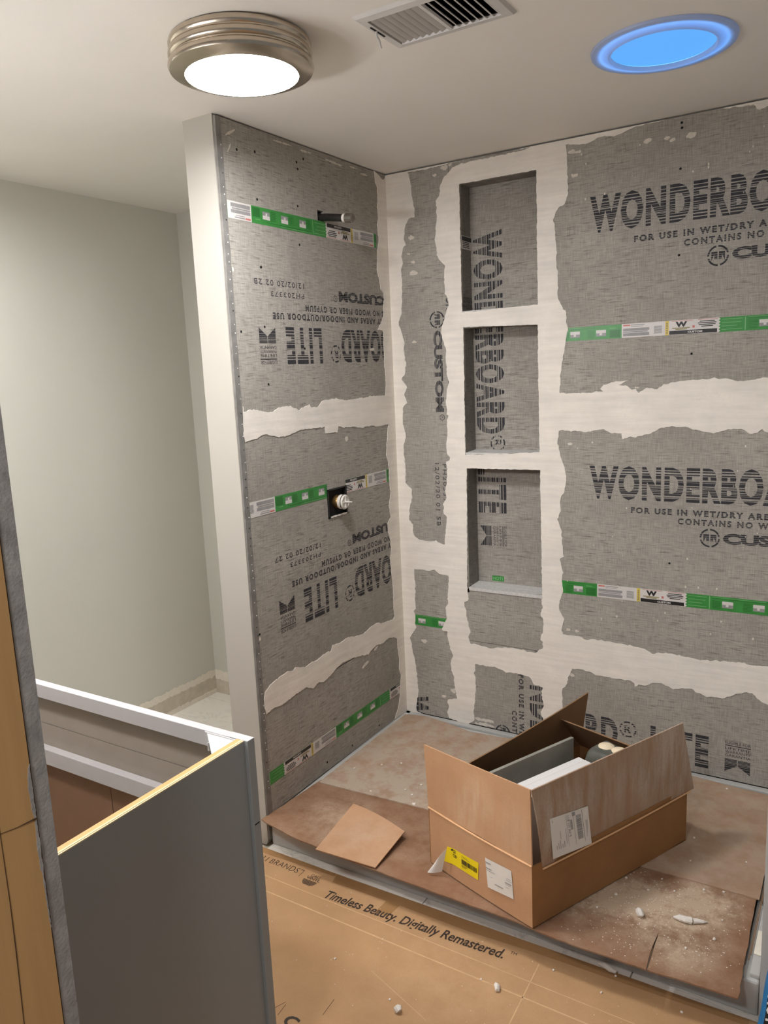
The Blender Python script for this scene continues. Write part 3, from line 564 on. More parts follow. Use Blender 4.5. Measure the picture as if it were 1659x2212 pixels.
# ---- back shower wall
NI = NICHES
wb = MB().box(-.118, 1.60, .112, .20, 0, HC).build('wall_back', M['tan_back'], kind='structure', label='back shower wall of grey cement board with three niches')
XV, XS = .640, .268          # vertical seams either side of the niches
JB = (.462, 1.390); JS = .792
nu0, nu1, nv0, nv1 = .309, .607, .681, 2.189
bb = {}
def bboard(key, u0, u1, v0, v1, hs=()):
    bb[key] = MB().prism(rect(u0+.001, u1-.001, v0+.001, v1-.001), list(hs), PB, -.0125, 0).build('cement_board', M['board'], wb); return bb[key]
bboard('strip', 0, XS, JS, ZT); bboard('strip_low', 0, XS, ZP, JS)
bboard('niche', XS, XV, JB[0], ZT, NI); bboard('niche_low', XS, XV, ZP, JB[0])
bboard('top', XV, 1.477, JB[1], ZT); bboard('mid', XV, 1.477, JB[0], JB[1]); bboard('low', XV, 1.477, ZP, JB[0])
stamp_on(bb['top'], PB, .79, 1.957, 0, (XV, 1.476, JB[1], ZT), 21, '12/02/20 01 5B')
stamp_on(bb['mid'], PB, .79, 1.061, 0, (XV, 1.476, JB[0], JB[1]), 22, '12/02/20 01 5B')
stamp_on(bb['low'], PB, .148, .130, 0, (XV, 1.476, ZP, JB[0]), 23, '12/02/20 01 5B')
stamp_on(bb['strip'], PB, .317, 2.122, 90, (.001, XS, JS, ZT), 24, '12/02/20 01 5B')
stamp_on(bb['niche_low'], PB, .556, .50, 90, (XS, XV-.002, ZP, JB[0]), 25, '12/02/20 01 5B')
stamp_on(bb['strip_low'], PB, -.010, .185, 90, (.001, XS, ZP, JS), 26, '12/02/20 01 5B')
# niche boxes: one board behind all three, sides, tops and sills between them
nback = MB().box(.29, .63, .088, .1005, .64, 2.23).build('niche_back_board', M['board'], wb)
PN = lambda u, v, d: (u, .088-d, v)
bm = stamp(31, '12/02/20 01 5B'); turn(bm, .318, 2.03, 90); clip_rect(bm, .31, .605, .70, 2.18); place(bm, 'printed_lettering', [M['ink'], M['ink_faint']], PN, .0004, nback)
for i, n in enumerate(NI):
    zl = (n[0][1]+n[1][1])/2; zb = (n[2][1]+n[3][1])/2; x0 = n[0][0]-.002; x1 = n[1][0]+.002
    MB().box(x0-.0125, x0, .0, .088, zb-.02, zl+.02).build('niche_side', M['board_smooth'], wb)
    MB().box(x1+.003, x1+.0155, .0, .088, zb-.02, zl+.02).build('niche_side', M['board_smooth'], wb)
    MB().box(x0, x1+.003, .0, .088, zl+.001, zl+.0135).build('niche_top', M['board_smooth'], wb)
    MB().obox((x0, -.0035 if i == 2 else .0, zb-.0105), (x1+.003-x0, 0, 0), (0, .0915, .004), (0, 0, .0125)).build('niche_sill', M['sill'], wb)
sticker = MB().box(.3105, .311, .004, .088, 1.967, 2.014).build('label_strip', M['s_white'], wb)
MB().box(.3108, .3113, .01, .088, 1.996, 2.012).build('label_print', M['s_black'], sticker)
f = Flat()
for i in range(4): f.r(.015, .07, 1.972+i*.006, 1.975+i*.006)
f.text('12/02/2', .004, 1.775, .08, .02); f.text('PH2033', .004, 1.752, .08, .016)
place(f.bmesh(), 'side_print', M['ink_faint'], lambda u, v, d: (.311+d, u, v), .0006, sticker)
gs = MB().box(.37, .42, .0868, .0878, .695, .716).build('label_strip', M['s_green'], wb)
f = Flat(); f.text('HOTI', .373, .699, .042, .013, 0, .02); place(f.bmesh(), 'label_print', M['s_green3'], PN, .0016, gs)
label_strip(wb, PB, .8976, 1, (.650, 1.476), 1.633, .045)
label_strip(wb, PB, .8185, 1, (.650, 1.476), .727, .048)
label_strip(wb, PB, -.345, 1, (.03, .215), .517, .044)
hl = []
for k in sorted(HOLES):
    hl.append(rag(HOLES[k], .0022, .007, ord(k[1]), lambda p: p.x < 1.36))
outer = [(0, .10), (1.372, .10), (1.372, ZT-.002), (0, ZT-.002)]
outer = [(0, .095), (1.475, .095), (1.475, ZT-.001), (0, ZT-.001)]
MB().prism(outer, hl+[rag(n, .0014, .008, 40+i) for i, n in enumerate(NI)], PB, 0, .0020).build('joint_compound', M['comp'], wb)
sm = MB(); r_ = random.Random(8)
for u, v in SMEARS:
    k = r_.uniform(.6, 1.3); w, h = .012*k, .007*k
    if v < .2: w, h = .045, .006
    pts = [(u+math.cos(t)*w, v+math.sin(t)*h) for t in [i*math.pi/7 for i in range(14)]]
    sm.prism(rag(pts, .003, .004, int(u*1000)), [], PB, 0, .0010)
for i in range(46):
    u = r_.uniform(.7, 1.4); v = r_.choice([r_.uniform(2.05, 2.23), r_.uniform(.55, 1.3)])
    w = r_.uniform(.001, .003); sm.prism([(u+math.cos(t)*w, v+math.sin(t)*w*1.6) for t in [i*math.pi/3 for i in range(6)]], [], PB, 0, .0008)
pts = [(1.365, 2.225), (1.375, 2.24), (1.398, 2.268), (1.41, 2.268), (1.40, 2.25), (1.385, 2.235)]
sm.prism(pts, [], PB, 0, .0030)
sm.build('compound_smears', M['comp_thin'], wb, kind='stuff')
scw = MB()
for u, v in SCREWS_B:
    vs = []
    scw.add([(u+.004*math.cos(i*math.pi/4), -.0006, v+.004*math.sin(i*math.pi/4)) for i in range(8)], [tuple(range(8))])
scw.build('screw_heads', M['hole'], wb, kind='stuff')
# ---- near wall with its board edge and open stud
wf = MB().box(-1.08, .830, -2.2185, -2.199, 0, HC).build('wall_front', M['edge'], kind='structure', label='grey board edge of the near wall, beside an open stud')
sd = MB().box(.788, .832, -2.314, -2.2210, 0, HC).build('stud', M['stud'], wf, label='bare wooden stud with a knot and a dark check')
ck = MB()
ck.tube([(.8322, -2.2655, 1.10), (.8322, -2.2652, .96), (.8322, -2.2662, .90), (.8322, -2.2690, .80), (.8322, -2.279, .60)], [.0003, .0005, .0006, .0005, .0002], 6)
ck.tube([(.8322, -2.2215, 1.0425), (.8322, -2.228, 1.043), (.8322, -2.245, 1.044), (.8322, -2.264, 1.047), (.8322, -2.285, 1.049)], [.0016, .0008, .0004, .0003, .0001], 6)
ck.build('wood_check', M['crack'], sd)
MB().prism(rag([(-2.2210, 1.11), (-2.2210, .90), (-2.2222, .93), (-2.2240, .98), (-2.2248, 1.01), (-2.2235, 1.04), (-2.2258, 1.065), (-2.2262, 1.085), (-2.2240, 1.105)], .0008, .003, 3), [], lambda u, v, d: (.832+d, u, v), 0, .0006).build('paint_smear', M['edge'], sd)
# ================================================================== ceiling fixtures
prof = [(.120, 0), (.1500, -.0005), (.1565, -.004), (.1590, -.010), (.1585, -.016), (.1545, -.0205), (.1545, -.0225), (.1575, -.0245), (.1605, -.030), (.1605, -.036), (.1570, -.0405), (.1545, -.0425), (.1545, -.0445), (.1585, -.0465), (.1620, -.0520), (.1625, -.0570), (.1595, -.0630), (.1400, -.0700), (.1270, -.0725), (.1262, -.0690)]
lens = [(.1268, -.0695), (.1262, -.0722), (.10, -.0742), (.05, -.0757), (.005, -.0762)]
for LI, (LX, LY, lb) in enumerate(((.3751, -1.2293, 'round brushed nickel flush ceiling light with a glowing white lens, in front of the shower'), (-.72, -1.47, 'added unseen flush fill light over the toilet alcove'), (1.2, -3.1, 'added unseen flush fill light in the hallway behind the near wall'))):  # alcove and hallway lights are unseen, added to brighten the room
    lamp = thing('ceiling_light', (LX, LY, HC), lb, 'light')
    MB().lathe(prof, (LX, LY, HC), 96).build('lamp_body', M['nickel'], lamp, smooth=True)
    MB().lathe(lens, (LX, LY, HC), 64).build('lamp_lens', LENS[LI], lamp, smooth=True)
VLZ = 1.80
vl = thing('vanity_light', (.05, -2.2, VLZ), 'three light nickel vanity bar with glowing frosted shades on the near wall', 'light')
MB().box(-.25, .35, -2.1995, -2.180, VLZ-.035, VLZ+.035).build('back_plate', M['nickel'], vl, bevel=.003)
for x in (-.17, .05, .27):
    MB().tube([(x, -2.181, VLZ), (x, -2.135, VLZ), (x, -2.115, VLZ+.015)], .008, 10).build('bulb_arm', M['nickel'], vl, smooth=True)
    MB().lathe([(.012, .07), (.030, .062), (.042, .03), (.048, -.01), (.050, -.045), (.046, -.047), (.005, -.047)], (x, -2.112, VLZ-.025), 24).build('glass_shade', M['shade'], vl, smooth=True)
    MB().lathe([(.010, .086), (.050, .074), (.072, .034), (.072, .031), (.049, .070), (.010, .081)], (x, -2.112, VLZ-.025), 24).build('uplight_shield', M['nickel'], vl, smooth=True)  # opaque cup added over the unseen shade to cut light on the ceiling
SX, SY = 1.150, -.595
sky = thing('round_skylight', (SX, SY, HC), 'round tubular skylight glowing sky blue in the ceiling over the shower', 'skylight')
MB().lathe([(.168, -.0005), (.1665, -.006), (.160, -.0085), (.150, -.0065), (.128, -.010), (.1235, -.014), (.1205, -.012), (.1205, -.004), (.15, -.0015)], (SX, SY, HC), 96).build('trim_ring', M['trim'], sky, smooth=True)
MB().lathe([(.150, -.0012), (.150, -.0022), (.1255, -.0024), (.1245, -.0012)], (SX, SY, HC), 64).build('glow_ring', M['skyglow'], sky)  # hidden glowing ring added behind the trim so it shines blue
MB().lathe([(.1240, -.0010), (.1240, -.0020), (.10, -.0022), (.004, -.0022)], (SX, SY, HC), 64).build('sky_lens', M['skylens'], sky)
vent = thing('air_vent', (.79, -1.083, HC), 'white louvred air supply vent in the ceiling beside the round light', 'vent')
VX0, VX1, VY0, VY1 = .642, .937, -1.18, -.984
fr = MB()
pr = [(0, 0), (.006, .0065), (.0245, .0085), (.0265, .003)]   # profile: inset, drop
rings = []
for ins, dp in pr: rings.append([(VX0+ins, VY0+ins, HC-dp), (VX1-ins, VY0+ins, HC-dp), (VX1-ins, VY1-ins, HC-dp), (VX0+ins, VY1-ins, HC-dp)])
vs = [p for r in rings for p in r]; fs = []
for j in range(3):
    for i in range(4): fs.append((j*4+i, j*4+(i+1) % 4, (j+1)*4+(i+1) % 4, (j+1)*4+i))
fr.add(vs, fs); fr.build('vent_frame', M['vent_white'], vent)
MB().box(.788, .796, -1.155, -1.010, HC-.008, HC-.001).build('vent_divider', M['vent_white'], vent)
du = MB()
du.box(.664, .667, -1.158, -1.009, HC-.001, HC+.09).box(.912, .915, -1.158, -1.009, HC-.001, HC+.09).box(.664, .915, -1.158, -1.155, HC-.001, HC+.09).box(.664, .915, -1.012, -1.009, HC-.001, HC+.09).box(.66, .92, -1.16, -1.0, HC+.09, HC+.095)
du.build('duct', M['duct'], vent)
for k in range(7):
    for bank, x0 in ((0, .6725), (1, .7995)):
        x = x0+k*.0165+.003; sl = MB(); prof2 = []
        for i in range(5):
            a = i/4
            if bank == 0: prof2.append((x+a*.0135-.002+.003*math.sin(a*math.pi), HC-.0085+.0125*a))
            else: prof2.append((x+.010-a*.0115-.003*math.sin(a*math.pi), HC-.0085+.0125*a))
        vs = [(px, y, pz) for px, pz in prof2 for y in (-1.153, -1.012)]
        vs += [(px+.0009, y, pz+.0006) for px, pz in prof2 for y in (-1.153, -1.012)]
        fs = [(2*i, 2*i+1, 2*i+3, 2*i+2) for i in range(4)]+[(10+2*i, 12+2*i, 13+2*i, 11+2*i) for i in range(4)]+[(0, 10, 11, 1), (8, 9, 19, 18)]
        sl.add(vs, fs).build('vent_slat', M['vent_white'], vent, smooth=True)
MB().box(.656, .6595, -1.128, -1.070, HC-.0092, HC-.007).build('lever_slot', M['hole'], vent)
MB().tube([(.658, -1.105, HC-.008), (.658, -1.104, HC-.018), (.656, -1.092, HC-.022), (.653, -1.080, HC-.034)], .0024, 8).build('damper_lever', M['vent_white'], vent, smooth=True)
# ================================================================== plumbing
arm = thing('capped_pipe', (0, -.430, 2.060), 'dark pipe stub with a capped steel end sticking out high on the left shower wall', 'pipe')
MB().tube([(-.012, -.432, 2.059), (.03, -.430, 2.0545), (.092, -.430, 2.0445)], .0125, 16).build('pipe', M['steel_dark'], arm, smooth=True)
MB().tube([(.090, -.430, 2.0447), (.099, -.430, 2.0435)], .0140, 16).build('tape_ring', M['white_plastic'], arm, smooth=True, label='white thread tape')
MB().tube([(.098, -.430, 2.0436), (.101, -.430, 2.0433), (.126, -.430, 2.0395), (.128, -.430, 2.039)], [.013, .0158, .0158, .012], 12).build('end_cap', M['steel'], arm)
val = thing('shower_valve', (0, -.428, 1.08), 'shower mixer valve with a white stem cap in a black square opening', 'valve')
vb = MB()
t_ = .004
for (y0, y1, z0, z1) in ((-.489, -.482, 1.028, 1.131), (-.376, -.369, 1.028, 1.131), (-.489, -.369, 1.127, 1.132), (-.489, -.369, 1.027, 1.033)): vb.box(-.011, .003, y0, y1, z0, z1)
vb.build('mud_guard', M['black_plastic'], val)
vp = MB().prism(rag(rect(-.475, -.375, 1.0285, 1.034), .001, .004, 2), [], PL, .003, .0045); vp.build('compound_drip', M['comp'], val)
MB().lathe([(.022, -.012), (.0245, -.006), (.0245, .012), (.023, .014)], (0, -.424, 1.080), 24, 0, 'x').build('valve_body', M['brass'], val, smooth=True)
MB().lathe([(.0245, .012), (.0262, .013), (.0262, .030), (.0235, .034), (.021, .0345), (.021, .032)], (0, -.424, 1.080), 32, 0, 'x').build('stem_cap', M['white_plastic'], val, smooth=True)
MB().lathe([(.0275, .026), (.0275, .029), (.0258, .0295)], (0, -.424, 1.080), 32, 0, 'x').build('retaining_ring', M['steel'], val, smooth=True)
MB().box(.032, .0352, -.445, -.403, 1.0785, 1.0815).box(.032, .0352, -.4255, -.4225, 1.06, 1.10).build('cap_cross', M['paper'], val)
MB().tube([(.034, -.424, 1.080), (.056, -.424, 1.081), (.062, -.424, 1.0812)], [.0035, .003, .0018], 10).build('stem', M['white_plastic'], val, smooth=True)
# ================================================================== shower pan and its coverings
pan = thing('shower_pan', (.738, -.46, 0), 'white acrylic shower pan under the brown cardboard', 'shower pan')
MB().prism(rect(.002, 1.475, -.911, -.003), [rect(.035, 1.435, -.86, -.035)], PZ, 0, .092).build('pan_rim', M['pan'], pan, bevel=.006)
MB().box(.030, 1.44, -.865, -.03, .03, .06).build('pan_floor', M['pan'], pan)
fl = MB().box(.0022, .026, -.90, -.003, .090, .104).box(.0022, 1.475, -.026, -.003, .090, .104).box(1.452, 1.475, -.90, -.003, .090, .104)
fl.build('tiling_flange', M['pan'], pan, bevel=.004)
def sheet(name, pts, z0, z1, m, label, seed, amp=.0012):
    c = (sum(p[0] for p in pts)/len(pts), sum(p[1] for p in pts)/len(pts), z0)
    mb = MB().prism(rag(pts, amp, .02, seed), [], PZ, z0, z1)
    return mb.build(name, m, label=label, cat='cardboard', at=c)
sheet('cardboard_sheet', [(.028, -.672), (.024, -.20), (.022, -.055), (.10, -.030), (.20, -.045), (.34, -.078), (.46, -.068), (.70, -.035), (1.05, -.030), (1.20, -.045), (1.44, -.06), (1.442, -.624), (1.14, -.6245), (.60, -.640)], .1082, .1115, M['card_back'], 'grey dusty cardboard sheet along the back of the shower floor', 31)
fs_ = sheet('cardboard_sheet', [(-.004, -.948), (.023, -.9555), (.1667, -.981), (.255, -.984), (.268, -.990), (.468, -.996), (.70, -1.002), (.90, -1.003), (1.0, -1.014), (1.0678, -1.0155), (1.16, -1.0125), (1.2405, -1.012), (1.237, -.93), (1.239, -.87), (1.2415, -.93), (1.2440, -1.012), (1.349, -1.004), (1.4415, -1.0005), (1.4370, -.80), (1.4345, -.60), (1.14, -.600), (.60, -.600), (.45, -.645), (.30, -.628), (.12, -.614), (.022, -.650)], .1045, .1080, M['card_front'], 'long reddish brown cardboard sheet overhanging the front of the shower pan', 32)
pc = patch([(.2560, -1.0000, .1095), (.4700, -.9960, .1150), (.4690, -.8230, .1330), (.2240, -.7440, .1185)], 8, 8, .003, lambda s, t: (0, 0, .008*math.sin(math.pi*s)*t))
pc.v = [(x, y, z+.0015) for x, y, z in pc.v]
pc.build('cardboard_piece', M['card_piece'], label='small loose square of tan cardboard with a lifted corner, front left of the shower floor', cat='cardboard', at=(.35, -.89, .115))
MB().box(1.445, 1.4465, -.86, -.10, .1045, .1075).box(1.4475, 1.4495, -.84, -.12, .1045, .1060).build('cardboard_sheet', M['box_in'], label='thin dark edges of cardboard under the right side of the shower sheets', cat='cardboard', at=(1.447, -.48, .1045))
MB().box(1.4535, 1.4755, -.835, -.745, .1045, .1085).build('tile_offcut', M['cream_edge'], label='small cream offcut lying on the right rim of the shower pan', cat='offcut', at=(1.4645, -.79, .1045), bevel=.001)
# ---- flattened carton on the bathroom floor
fc = thing('floor_cardboard', (.9, -1.6, 0), 'tan flattened carton covering the floor in front of the shower, printed with dark lettering', 'cardboard')
MB().prism(rag([(-.05, -3.4), (2.4, -3.4), (2.4, -.93), (1.46, -.9305), (.9, -.9420), (.4, -.9440), (-.05, -.9440)], .0012, .03, 35), [], PZ, .0005, .004).build('carton_sheet', M['card_floor'], fc)
tp = MB()
tp.add([(-.02, -.9447, .0043), (.29, -.9447, .0043), (.29, -.958, .0043), (.03, -.968, .0043), (-.02, -.968, .0043)], [(0, 1, 2, 3, 4)])
tp.build('packing_tape', M['tape'], fc)
MB().add([(.29, -.9447, .0044), (1.46, -.9320, .0044), (1.46, -.953, .0044), (.936, -.968, .0044), (.76, -.979, .0044), (.5425, -.978, .0044), (.30, -.984, .0044)], [tuple(range(7))]).build('packing_tape', M['tape'], fc)
MB().add([(.4907, -.9760, .0042), (.5367, -.9760, .0042), (.5305, -1.0329, .0042), (.4875, -1.0321, .0042)], [(0, 1, 2, 3)]).build('packing_tape', M['tape'], fc)
cr = MB()
for (a, b, w) in (((.09, -1.056), (1.5, -1.076), .0012), ((.13, -1.113), (1.5, -1.130), .0020), ((.970, -1.0), (.985, -1.5), .0012), ((.6, -1.23), (.80, -1.30), .0008)):
    d = Vector((b[0]-a[0], b[1]-a[1])).normalized(); n = Vector((-d.y, d.x))*w
    cr.add([(a[0]-n.x, a[1]-n.y, .0042), (b[0]-n.x, b[1]-n.y, .0042), (b[0]+n.x, b[1]+n.y, .0042), (a[0]+n.x, a[1]+n.y, .0042)], [(0, 1, 2, 3)])
cr.build('crease_lines', M['crease'], fc, kind='stuff')
sl = MB()
for a, b in (((.4766, -1.4609), (.4733, -1.4253)), ((.5728, -1.4075), (.5694, -1.3541)), ((.45, -1.46), (.468, -1.42))):
    d = Vector((b[0]-a[0], b[1]-a[1])).normalized(); n = Vector((-d.y, d.x))*.0007
    sl.add([(a[0]-n.x, a[1]-n.y, .0042), (b[0]-n.x, b[1]-n.y, .0042), (b[0]+n.x, b[1]+n.y, .0042), (a[0]+n.x, a[1]+n.y, .0042)], [(0, 1, 2, 3)])
sl.build('knife_cuts', M['crack'], fc, kind='stuff')
f = Flat(); th = math.radians(2.6)
f.text('Timeless Beauty. Digitally Remastered.', 0, 0, .562, .046, 0, .018, 1, .18)
bm = f.bmesh()
for v in bm.verts: x, y = v.co.x, v.co.y; v.co.x = .318+x*math.cos(th)-y*math.sin(th); v.co.y = -1.066+x*math.sin(th)+y*math.cos(th)
place(bm, 'printed_slogan', M['brown_ink'], PZ, .0046, fc)
f = Flat(); f.text('TM', .889, -1.002, .018, .010); f.text('CALI BRANDS', -.012, -1.001, .186, .024, 0, -.012, 1.05); f.text('TM', .176, -.983, .012, .006)
f.r(.1895, .1907, -1.012, -.978)
f.text('CALI', .2235, -.9925, .031, .0115, 0, .01); f.text('VINYL', .2150, -1.0065, .050, .0125, 0, .012)
cx, cy, R = .2360, -1.0105, .0250
for i in range(6):
    y1 = -i*.0045; y0 = y1-.0031
    if R*R-y1*y1 <= 0 or R*R-y0*y0 <= 0: continue
    w1 = math.sqrt(R*R-y1*y1); w0 = math.sqrt(R*R-y0*y0)
    f.poly([(cx-w0, cy+y0), (cx+w0, cy+y0), (cx+w1, cy+y1), (cx-w1, cy+y1)])
place(f.bmesh(), 'printed_mark', M['brown_ink'], PZ, .0046, fc, kind='stuff')
f = Flat(); f.text('C', .500, -1.478, .036, .034, 0, .03); f.text('070', 1.40, -1.012, .05, .02, 0, .02); place(f.bmesh(), 'printed_letters', M['brown_ink'], PZ, .0046, fc, kind='stuff')
# ================================================================== the carton of tiles
A = Vector((.958, -1.013)); B = Vector((.595, -.891)); Cc = Vector((1.221, -.441)); D = B+(Cc-A)
ac = (Cc-A).normalized(); ab = (B-A).normalized()
Z0, Z1, ZF = .1125, .285, .482
bx = thing('cardboard_box', ((A.x+D.x)/2, (A.y+D.y)/2, Z0), 'open brown cardboard box of marble tiles standing on the cardboard in the shower', 'box')
def wall(p, q, name, m, z0=Z0, z1=Z1, bend=None, n=(10, 4)):
    return patch([(p.x, p.y, z0), (q.x, q.y, z0), (q.x, q.y, z1), (p.x, p.y, z1)], n[0], n[1], .004, bend).build(name, m, bx)
nab = Vector((-ab.y, ab.x)); nab = nab if nab.dot(A-Cc) > 0 else -nab      # out of the short front wall
nac = Vector((-ac.y, ac.x)); nac = nac if nac.dot(A-B) > 0 else -nac       # out of the long right wall
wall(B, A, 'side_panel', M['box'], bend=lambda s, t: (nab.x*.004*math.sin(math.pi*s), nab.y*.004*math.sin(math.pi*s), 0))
wall(A, Cc, 'side_panel', M['box_shade'], bend=lambda s, t: (nac.x*.006*math.sin(math.pi*s)*t, nac.y*.006*math.sin(math.pi*s)*t, 0))
wall(Cc, D, 'side_panel', M['box_shade']); wall(D, B, 'side_panel', M['box_shade'])
MB().add([(A.x, A.y, Z0+.001), (Cc.x, Cc.y, Z0+.001), (D.x, D.y, Z0+.001), (B.x, B.y, Z0+.001), (A.x, A.y, Z0+.004), (Cc.x, Cc.y, Z0+.004), (D.x, D.y, Z0+.004), (B.x, B.y, Z0+.004)], [(0, 1, 2, 3), (4, 7, 6, 5), (0, 4, 5, 1), (1, 5, 6, 2), (2, 6, 7, 3), (3, 7, 4, 0)]).build('bottom_panel', M['box_in'], bx)
def flap(p, q, pt, qt, m, bend=None, name='flap'):
    return patch([p, q, qt, pt], 12, 8, .004, bend).build(name, m, bx, smooth=True)
n3 = Vector((nab.x, nab.y, 0)); c3_ = Vector((nac.x, nac.y, 0)); a3 = Vector((ab.x, ab.y, 0)); l3 = Vector((ac.x, ac.y, 0))
P3 = lambda p, z: Vector((p.x, p.y, z))
F1 = flap(P3(B, .287), P3(A, .287), P3(B, .4800)+a3*.006, P3(A, .4960)-a3*-.003, M['box'], lambda s, t: tuple(n3*(-.010*math.sin(math.pi*s)*t)+n3*.004*t*(1-s)+Vector((0, 0, -.008*math.sin(math.pi*s)*t))))
F2 = flap(P3(A, .270)+l3*.036, P3(Cc, .272)+l3*.030, P3(A, .4965), P3(Cc, .4975)-l3*.030, M['box_dusty'], lambda s, t: tuple(c3_*(.006*math.sin(math.pi*t)*(1-s)+.002)))
# back flaps lean inwards
def lean(p, deg, inn, L=.195): return P3(p, Z1)+Vector((inn.x, inn.y, 0))*L*math.sin(math.radians(deg))+Vector((0, 0, L*math.cos(math.radians(deg))))
F3 = flap(P3(D, Z1), P3(B, Z1)+l3*.014, lean(D, 9, -ab), lean(B, 34, -ab)+l3*.030, M['box_in'], lambda s, t: tuple(Vector((0, 0, -.006*math.sin(math.pi*s)*t))))
F4 = flap(P3(Cc, Z1), P3(D, Z1), lean(Cc, 43, -ac)+a3*.02, lean(D, 43, -ac)-a3*.012, M['box_in'])
# score lines where the flaps fold, packing tape, labels
def on_ab(s, z, d=.0): p = A.lerp(B, s)+nab*d; return (p.x, p.y, z)
def on_ac(s, z, d=.0): p = A.lerp(Cc, s)+nac*d; return (p.x, p.y, z)
MB().tube([on_ab(s, .2865-.002*math.sin(3.1*s), .0035*math.sin(math.pi*s)) for s in [i/12 for i in range(13)]], .0030, 6).build('fold_line', M['box_fold'], bx, smooth=True)
MB().tube([(p[0], p[1], p[2]) for p in [on_ac(s, .2685+.002*s, .004+.004*math.sin(math.pi*s)) for s in [.055+i/12*.96 for i in range(13)]]], .0024, 6).build('fold_line', M['box_fold'], bx, smooth=True)
PAB_ = lambda u, v, d: tuple(Vector((A.x, A.y, 0))+a3*(.383-u)+n3*(d+.004*math.sin(math.pi*(1-u/.383))+.0006)+Vector((0, 0, v)))   # u from the left corner
PAC_ = lambda u, v, d: tuple(Vector((A.x, A.y, 0))+l3*u+c3_*(d+.0006)+Vector((0, 0, v)))
def grid_label(P, quad, n, name, m, parent, bend=None, label=None):
    q = [Vector(p) for p in quad]; mb = MB(); vs = []; fs = []
    for j in range(n+1):
        for i in range(n+1):
            s, t = i/n, j/n; p = q[0]*(1-s)*(1-t)+q[1]*s*(1-t)+q[2]*s*t+q[3]*(1-s)*t
            vs.append(P(p.x, p.y, bend(s, t) if bend else .0006))
    for j in range(n):
        for i in range(n): a = j*(n+1)+i; fs.append((a, a+1, a+n+2, a+n+1))
    o = mb.add(vs, fs).build(name, m, parent, smooth=True, label=label); return o
ybend = lambda u: .0008+.30*max(0, .100-u)
ys = grid_label(PAB_, [(.072, .155), (.198, .1565), (.2013, .2099), (.0835, .205)], 10, 'yellow_sticker', M['yellow'], bx, lambda s, t: ybend(.072+.126*s+.0115*t*(1-s)), 'yellow barcode sticker with a peeling corner')
f = Flat(); r_ = random.Random(5); x = .1365
while x < .194:
    w = r_.choice([.001, .0016, .0026]); f.r(x, x+w, .176, .1905); x += w+r_.choice([.0008, .0014])
for i in range(3): f.r(.136, .160-i*.004, .1725-i*.003, .1735-i*.003)
for i in range(2): f.r(.136, .170-i*.01, .1960+i*.0035, .1968+i*.0035)
f.poly([(.094, .199), (.100, .2045), (.104, .202), (.099, .1965)]); f.r(.098, .114, .2005, .203); f.r(.102, .113, .1945, .197); f.ring(.107, .186, .004, .0055, 10); f.ring(.113, .1855, .003, .0045, 10)
place(f.bmesh(), 'sticker_print', M['s_black'], lambda u, v, d: PAB_(u, v, d+ybend(u)), .0010, ys, kind='stuff')
curl = patch([PAB_(.080, .196, .0055), PAB_(.0670, .122, .014), PAB_(.034, .1155, .042), PAB_(.056, .155, .026)], 5, 5, .0005, lambda s, t: tuple(n3*.007*math.sin(math.pi*t)))
curl.build('peeled_corner', M['paper'], ys, smooth=True, label='white peeled back of the yellow sticker')
wl_ = grid_label(PAB_, [(.237, .157), (.3236, .1647), (.3170, .2440), (.2262, .2386)], 6, 'white_label', M['paper'], bx, lambda s, t: .0010+.003*(1-s)*(1-t), 'white paper address label')
f = Flat()
for (a, b, y, h) in ((.212, .232, .243, .0022), (.214, .226, .2405, .001), (.214, .234, .226, .003), (.214, .245, .221, .0015), (.285, .299, .2265, .0012), (.283, .303, .2215, .001), (.280, .302, .212, .0028), (.280, .300, .2085, .001), (.282, .292, .200, .001), (.230, .236, .206, .001), (.245, .273, .190, .003)): f.r(a, b, y, y+h)
f.v = [(u+.018, v-.012+.05*(u-.25)) for u, v in f.v]
place(f.bmesh(), 'label_print', M['s_grey'], PAB_, .0045, wl_, kind='stuff')
sl_ = grid_label(lambda u, v, d: tuple(Vector(PAC_(u, v, d+.0068))+l3*(.036*(1-(v-.27)/.226))), [(.0334, .2847), (.175, .2721), (.178, .3866), (.041, .4017)], 4, 'shipping_label', M['paper'], bx, None, 'large white shipping label with barcodes')
f = Flat(); r_ = random.Random(9); y = .300
while y < .372:
    w = r_.choice([.0012, .002, .003]); f.r(.130, .149, y, y+w, 0); y += w+r_.choice([.0010, .0016])
f.r(.118, .1285, .374, .385, 0); f.r(.1205, .1215, .288, .374, 1); f.r(.1535, .1548, .289, .384, 0); f.r(.0945, .0953, .290, .384, 1)
y = .336
while y < .366:
    w = r_.choice([.001, .002]); f.r(.108, .116, y, y+w, 0); y += w+.001
for i in range(5): f.r(.050+i*.007, .0525+i*.007, .293, .293+.012+.006*(i % 3), 1)
f.r(.068, .0695, .32, .345, 1); f.r(.088, .0895, .30, .345, 1); f.r(.0465, .0485, .374, .381, 1)
for i in range(3): f.r(.163+i*.003, .164+i*.003, .30+i*.01, .35, 1)
bm = f.bmesh()
g = Flat(); g.text('P VA 151 9:11', 0, 0, .062, .009, 0, .01); bm2 = g.bmesh()
for v in bm2.verts: s, t = v.co.x, v.co.y; v.co.x, v.co.y = .098+t, .318+s
me = bpy.data.meshes.new('x'); bm2.to_mesh(me); bm2.free(); bm.from_mesh(me); bpy.data.meshes.remove(me)
place(bm, 'label_print', [M['s_grey'], M['s_dim']], lambda u, v, d: tuple(Vector(PAC_(u, v+.014-.10*(u-.034), d+.0068))+l3*(.036*(1-(v-.27)/.226)-.001)), .0012, sl_, kind='stuff')
